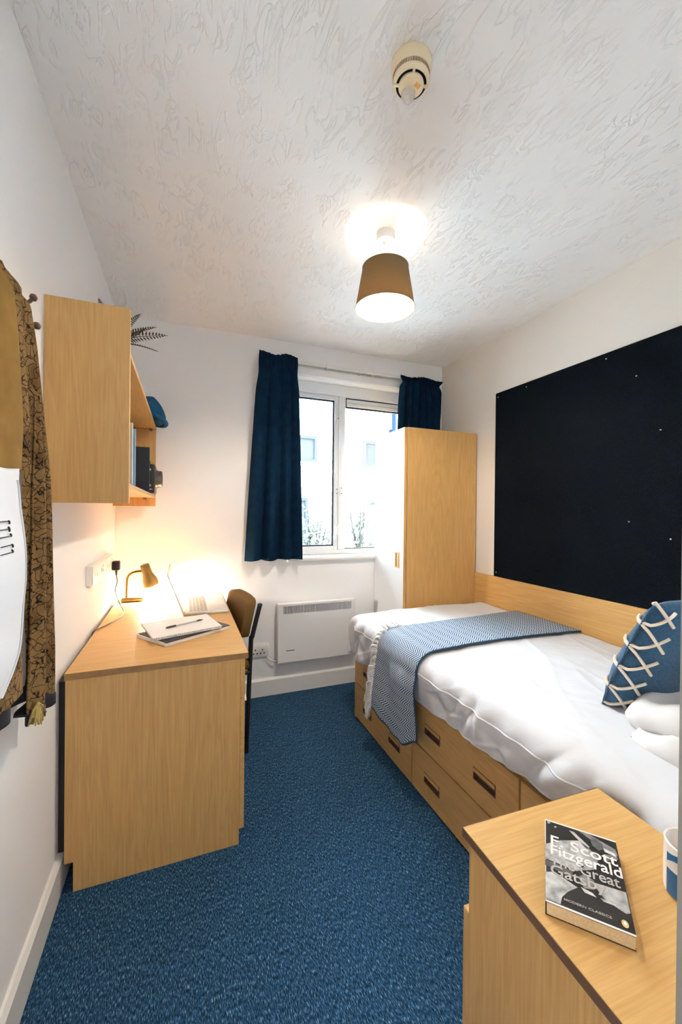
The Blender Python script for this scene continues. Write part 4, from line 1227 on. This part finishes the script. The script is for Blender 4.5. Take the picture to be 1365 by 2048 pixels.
# right-hand tips of the printed letters: stems with serifs
ltr = []
def on_tote(u, v, off=.0035):
    return Vector(tote(1)(u, v)) + Vector((off, 0, 0))
def tote_uv(y, z):
    v = (1.354 - z) / 0.369
    return ((y - interp(tnear, z)) / (interp(tfar, z) - interp(tnear, z)), v)
def stroke(pts, w):
    return tube([on_tote(*tote_uv(y, z)) for y, z in pts], w, 5)
for z, e, dy in ((1.270, 0.742, -.005), (1.259, 0.736, 0.0), (1.249, 0.739, .005), (1.237, 0.736, -.004), (1.227, 0.731, 0.003)):
    e -= 0.041
    ltr.append(stroke([(e - 0.045, z), (e - 0.02, z), (e - .003, z)], 0.0007))
    ltr.append(stroke([(e - .003, z + (0.0005 if dy < 0 else .003)), (e, z + dy * .4), (e - .002, z - (0.0035 if dy <= 0 else .0005))], 0.0013))
obj('lettering', merge(*ltr), INK, tb)

# ================================================================== NEAR RIGHT: BEDSIDE CABINET, BOOK, MUG
NA = R(-2.5)
ns = thing('bedside_cabinet', 'oak bedside cabinet with overhanging top in the near corner', 'cabinet', (0.7415, 0.477, 0), NA)
NT_ = 0.62
TW, TD = 0.388, 0.412
x0, x1, y0, y1 = -TW / 2, TW / 2, -TD / 2, TD / 2
obj('top', box(x0, x1, y0, y1, NT_ - 0.018, NT_, 0.001, 1), WOOD_X, ns, local=True)
SHADED_EDGE = mat('shaded_edge_strip', (0.13, 0.066, 0.035), 0.5, var=0.15, var_scale=40)  # edge banding darkened for the way this edge faces the light
obj('edge_strip', merge(box(x0 - .0012, x0, y0, y1, NT_ - .018, NT_ - .0005), box(x0, x1, y1, y1 + .0012, NT_ - .018, NT_ - .0005)), SHADED_EDGE, ns, local=True)
sx0 = x0 + 0.012
obj('side_panel', box(sx0, sx0 + .016, y0 + .004, y1 - .008, 0, NT_ - .0182), WOOD_Z, ns, local=True)
obj('side_panel', box(x1 - .028, x1 - .012, y0 + .004, y1 - .008, 0, NT_ - .0182), WOOD_Z, ns, local=True)
obj('back_panel', box(sx0 + .016, x1 - .028, y0 + .006, y0 + .014, 0.05, NT_ - .0182), WOOD_Z, ns, local=True)
obj('shelf', box(sx0 + .016, x1 - .028, y0 + .014, y1 - .02, 0.432, 0.448), WOOD_X, ns, local=True)
d = obj('drawer', box(sx0 + .001, x1 - .013, y1 - .008 + .001, y1 + .012, 0.04, 0.438, 0.001, 1), WOOD_Z, ns, local=True)
obj('handle', box(-0.05, 0.05, y1 + .012, y1 + .022, 0.36, 0.372, .003, 2), HANDLE_BROWN, d, local=True)

# ---- paperback
bk = thing('paperback_book', 'black and white paperback lying on the bedside cabinet', 'book', (0.682, 0.511, NT_ + .0005), R(-48.3))
BW_, BH_, BT_ = 0.124, 0.200, 0.022
bx_, by_ = BW_ / 2, BH_ / 2
COVER = mat('black_cover_card', (0.028, 0.024, 0.022), 0.35, 0.4)
obj('page_block', box(-bx_ + .002, bx_ - .001, -by_ + .0008, by_ - .0008, .001, BT_ - .001), PAGES, bk, local=True)
cv = obj('cover', merge(box(-bx_, bx_, -by_, by_, BT_ - .001, BT_), box(-bx_, bx_, -by_, by_, 0, .001), box(-bx_, -bx_ + .0015, -by_, by_, .001, BT_ - .001)), COVER, bk, local=True)
WCARD = mat('white_cover_card', (0.78, 0.75, 0.70), 0.4)
zt = BT_ + .0002
obj('border', merge(box(-bx_, bx_, by_ - .0035, by_, BT_, zt), box(-bx_, bx_, -by_, -by_ + .0035, BT_, zt), box(-bx_, -bx_ + .0012, -by_, by_, BT_, zt)), WCARD, cv, local=True)
def ink(name, v_):
    return mat(name, (v_, v_ * .97, v_ * .93), 0.4, var=0.45, var_scale=60)
G1, G2, G3, G4 = ink('grey_print_light', 0.42), ink('grey_print_mid', 0.22), ink('grey_print_dark', 0.11), ink('grey_print_pale', 0.55)
def poly(pts, lvl):
    # cover coordinates 0..1 from the top-left corner
    return prism([(-bx_ + a * BW_, by_ - b * BH_) for a, b in pts], 'xy', BT_ + .0002 * lvl, BT_ + .0002 * (lvl + 1))
obj('cover_print', poly([(.0, .36), (.22, .24), (.48, .16), (.60, .22), (.72, .30), (.66, .46), (.40, .56), (.0, .54)], 1), G1, cv, local=True)
obj('cover_print', poly([(.35, .06), (.42, .06), (.62, .20), (.58, .24)], 1), G1, cv, local=True)
obj('cover_print', poly([(.0, .70), (.12, .66), (.40, .74), (.28, .82), (.20, .90), (.18, .975), (.0, .975)], 1), G1, cv, local=True)
obj('cover_print', poly([(.58, .62), (.99, .60), (.99, .80), (.94, .82), (.72, .76)], 1), G1, cv, local=True)
obj('cover_print', poly([(.48, .02), (.62, .02), (.97, .12), (.985, .20), (.80, .16)], 1), G2, cv, local=True)
obj('cover_print', poly([(.50, .56), (.62, .60), (.60, .70), (.48, .72), (.42, .62)], 1), G2, cv, local=True)
obj('cover_print', poly([(.78, .24), (.96, .20), (.98, .24), (.80, .32)], 1), G2, cv, local=True)
obj('cover_print', poly([(.64, .09), (.72, .07), (.80, .10), (.81, .17), (.74, .21), (.66, .17)], 2), G3, cv, local=True)
obj('cover_print', poly([(.0, .55), (.36, .58), (.34, .66), (.0, .62)], 2), G3, cv, local=True)
obj('cover_print', poly([(.44, .72), (.58, .74), (.62, .77), (.48, .765)], 2), G4, cv, local=True)
obj('cover_print', poly([(.66, .76), (.84, .765), (.84, .785), (.70, .785)], 2), G4, cv, local=True)
obj('cover_print', poly([(.80, .15), (.94, .18), (.97, .215), (.82, .20)], 2), G4, cv, local=True)
obj('cover_print', poly([(.03, .03), (.07, .025), (.08, .05), (.04, .055)], 2), G4, cv, local=True)
obj('cover_print', poly([(.13, .075), (.165, .06), (.17, .075), (.145, .09)], 2), G4, cv, local=True)
TXT_W = mat('white_lettering', (0.80, 0.77, 0.73), 0.5)
TXT_G = mat('grey_lettering', (0.42, 0.39, 0.35), 0.5)
def letter(s, a, b, size, m, sx=1.0):
    g = move(text_geo(s, size, 0.0002, sx=sx, bold=size * 0.012), -bx_ + a * BW_, by_ - b * BH_, BT_ + .0009)
    o = obj('lettering', g, m, cv, local=True)
letter('F. Scott', .06, .335, .0345, TXT_W, 1.05)
letter('Fitzgerald', .06, .460, .0345, TXT_W, 0.87)
letter('The Great', .06, .580, .0320, TXT_G, 0.80)
letter('Gatsby', .06, .695, .0320, TXT_G, 0.95)
letter('MODERN CLASSICS', .22, .925, .0062, TXT_G, 1.25)
obj('emblem', move(xf(lathe([(0.0, .0003), (.0048, .0003), (.0048, 0)], 20), Matrix.Diagonal((1, 1.4, 1, 1))), bx_ - .012, -by_ + .016, BT_ + .0002), mat('orange_emblem', (0.62, 0.42, 0.16), .4), cv, local=True)
obj('emblem_bird', move(xf(lathe([(0.0, .0006), (.0022, .0006), (.0022, 0)], 12), Matrix.Diagonal((1, 1.7, 1, 1))), bx_ - .012, -by_ + .016, BT_ + .0004), TXT_W, cv, local=True)

# ---- mug
mg = thing('mug', 'white and blue patterned mug at the edge of the bedside cabinet', 'mug', (0.832, 0.421, NT_ + .0005))
MR, MH = 0.040, 0.092
obj('body', lathe([(0, 0), (MR - .006, 0), (MR - .001, .004), (MR, .010), (MR, MH - .001), (MR - .0015, MH), (MR - .0035, MH - .001), (MR - .0035, .008), (0, .006)], 48), PINK_CUP, mg, local=True, smooth=40)
def band(z0f, z1f, a0, a1, m, name, r=MR + .0005, n=24):
    def fn(u, v):
        a = lerp(a0, a1, u)
        z = lerp(z0f(u), z1f(u), v)
        return (r * math.cos(a), r * math.sin(a), z)
    return obj(name, grid(fn, n, 3), m, mg, local=True, smooth=60)
band(lambda u: .060 + .010 * math.sin(u * 9), lambda u: .080 - .004 * math.cos(u * 12), R(150), R(330), MUG_BLUE, 'blue_glaze_band')
band(lambda u: .006, lambda u: .050 + .004 * math.sin(u * 16), R(150), R(330), MUG_BLUE, 'blue_glaze_band')
band(lambda u: .020, lambda u: .054, R(205), R(232), TAG_TAN, 'tan_tag', MR + .0011, 8)
band(lambda u: .050, lambda u: .057, R(150), R(330), PINK_CUP, 'white_line', MR + .0008)
def vline(u0, u1, z0, z1):
    return [((MR + .001) * math.cos(lerp(u0, u1, k / 8)), (MR + .001) * math.sin(lerp(u0, u1, k / 8)), lerp(z0, z1, k / 8)) for k in range(9)]
obj('white_line', merge(tube(vline(R(190), R(225), .085, .052), .0014, 6), tube(vline(R(225), R(240), .052, .010), .0012, 6)), PINK_CUP, mg, local=True)
obj('handle', tube(smooth_path([(MR * .72, MR * .66, .075), (MR * 1.25, MR * 1.1, .072), (MR * 1.35, MR * 1.2, .045), (MR * 1.2, MR * 1.05, .020), (MR * .72, MR * .66, .018)], 6), .005, 8), PINK_CUP, mg, local=True, smooth=60)

# ================================================================== CEILING FITTINGS
PX, PY = 0.793, 1.53
pd = thing('pendant_lamp', 'brown drum pendant lamp hanging lit from the ceiling', 'pendant lamp', (PX, PY, ZC))
obj('ceiling_rose', move(lathe([(0.0, 0), (0.040, 0), (0.040, -.020), (0.037, -.034), (0.012, -.040), (0.010, -.050), (0.0, -.050)], 36), PX, PY, ZC), WHITE_PLASTIC, pd, smooth=35)
SZ1, SZ0, RT, RB = 2.328, 2.156, 0.097, 0.126
obj('flex', tube([(PX, PY, ZC - .045), (PX, PY, SZ1 - .07)], 0.003, 8), WHITE_PLASTIC, pd, smooth=60)
obj('lamp_holder', move(lathe([(0.0, 0), (.014, 0), (.018, -.02), (.018, -.055), (.0, -.055)], 20), PX, PY, SZ1 - .055), WHITE_PLASTIC, pd, smooth=40)
SHADE = shade_mat('brown_shade_fabric', (0.17, 0.105, 0.038), (0.30, 0.17, 0.05), 0.10)
LINER = shade_mat('white_shade_liner', (0.82, 0.80, 0.76), (0.6, 0.5, 0.35), 0.10)
sd = obj('lamp_shade', move(lathe([(RB, SZ0), (RT, SZ1)], 64), PX, PY, 0), SHADE, pd, smooth=60)
obj('liner', move(lathe([(RB - .0015, SZ0 + .0005), (RT - .0015, SZ1 - .0005)], 64), PX, PY, 0), LINER, sd, smooth=60)
obj('rim', merge(move(xf(tube([(RB * math.cos(a), RB * math.sin(a), SZ0) for a in [2 * PI * k / 48 for k in range(49)]], .002, 6, caps=False), Matrix()), PX, PY, 0),
                 move(tube([(RT * math.cos(a), RT * math.sin(a), SZ1) for a in [2 * PI * k / 48 for k in range(49)]], .002, 6, caps=False), PX, PY, 0)), SHADE, sd, smooth=60)
obj('spider', merge(*[tube([(PX, PY, SZ1 - .06), (PX + RT * math.cos(a), PY + RT * math.sin(a), SZ1 - .002)], .0012, 5) for a in (0.3, 0.3 + 2 * PI / 3, 0.3 + 4 * PI / 3)]), WHITE_PLASTIC, sd)
BZ = SZ1 - .125
obj('bulb_light_shield', move(lathe([(.0312, .004), (.031, .012), (.024, .030), (.015, .042), (.0, .044)], 24), PX, PY, BZ), WHITE_PLASTIC, pd, smooth=60)  # opaque cap over the bulb, added to cut its light on the ceiling
obj('bulb', move(lathe([(0.0, -.030), (.012, -.0275), (.022, -.020), (.029, -.008), (.0308, .004), (0, .0045)], 24), PX, PY, BZ), emit('warm_pendant_bulb', WARM, PENDANT_W / (PI * 0.0068)), pd, smooth=60)

sdm = thing('smoke_detector', 'cream smoke detector with clear dome and dark slots on the ceiling', 'smoke detector', (0.55, 0.925, ZC))
DM = Matrix.Translation((0.550, 0.925, ZC)) @ Matrix.Rotation(PI, 4, 'X')
obj('base', xf(lathe([(0.0, 0), (0.050, 0), (0.0525, .004), (0.053, .018), (0.051, .028), (0.048, .034)], 48), DM), CREAM, sdm, smooth=35)
obj('head', xf(lathe([(0.048, .034), (0.0475, .052), (0.043, .058), (0.040, .059)], 48), DM), CREAM, sdm, smooth=35)
obj('slot_ring', xf(lathe([(0.040, .0585), (0.033, .0585)], 48), DM), DARK, sdm)
obj('face', xf(lathe([(0.033, .057), (0.033, .063), (0.030, .066), (0.0, .067)], 48), DM), CREAM, sdm, smooth=35)
obj('dome', xf(lathe([(0.019, .066), (0.019, .074), (0.014, .084), (0.007, .0885), (0.0, .0895)], 10), DM @ Matrix.Translation((0.0, -0.014, 0))), CLEAR, sdm)
obj('led', xf(lathe([(0.006, .067), (.006, .070), (0, .072)], 8), DM @ Matrix.Translation((0.0, -0.014, 0))), CHROME, sdm)
obj('rib', merge(*[xf(box(0.032, 0.046, -.003, .003, .054, .0625), DM @ Matrix.Rotation(a, 4, 'Z')) for a in [0.35 + k * 2 * PI / 4 for k in range(4)]]), CREAM, sdm)
obj('vent_fins', merge(*[xf(box(0.0476, 0.0484, -.0009, .0009, .036, .046), DM @ Matrix.Rotation(2 * PI * k / 72, 4, 'Z')) for k in range(72)]), HANDLE_BROWN, sdm)
obj('sticker', xf(box(-.008, .008, -.006, .006, .0668, .0674), DM @ Matrix.Translation((0.012, 0.012, 0)) @ Matrix.Rotation(-0.3, 4, 'Z')), mat('orange_sticker', (0.75, 0.38, 0.10), .5, var=.3, var_scale=400), sdm)

# ---- added fill lamp, unseen round the corner behind the doorway
hl = thing('hall_fill_lamp', 'added unseen fill lamp in the hallway behind the doorway', 'ceiling lamp', (1.40, -0.62, ZC))
obj('base_plate', move(lathe([(0.0, 0), (.15, 0), (.15, -.012), (.135, -.018)], 40), 1.40, -0.62, ZC - .0005), WHITE_PLASTIC, hl, smooth=40)
obj('diffuser', move(lathe([(.135, -.018), (.128, -.045), (.10, -.068), (.05, -.080), (0.0, -.083)], 40), 1.40, -0.62, ZC), emit('hall_fill_glow', (0.96, 0.97, 1.0), HALL_FILL_W / (PI * 0.075)), hl, smooth=60)
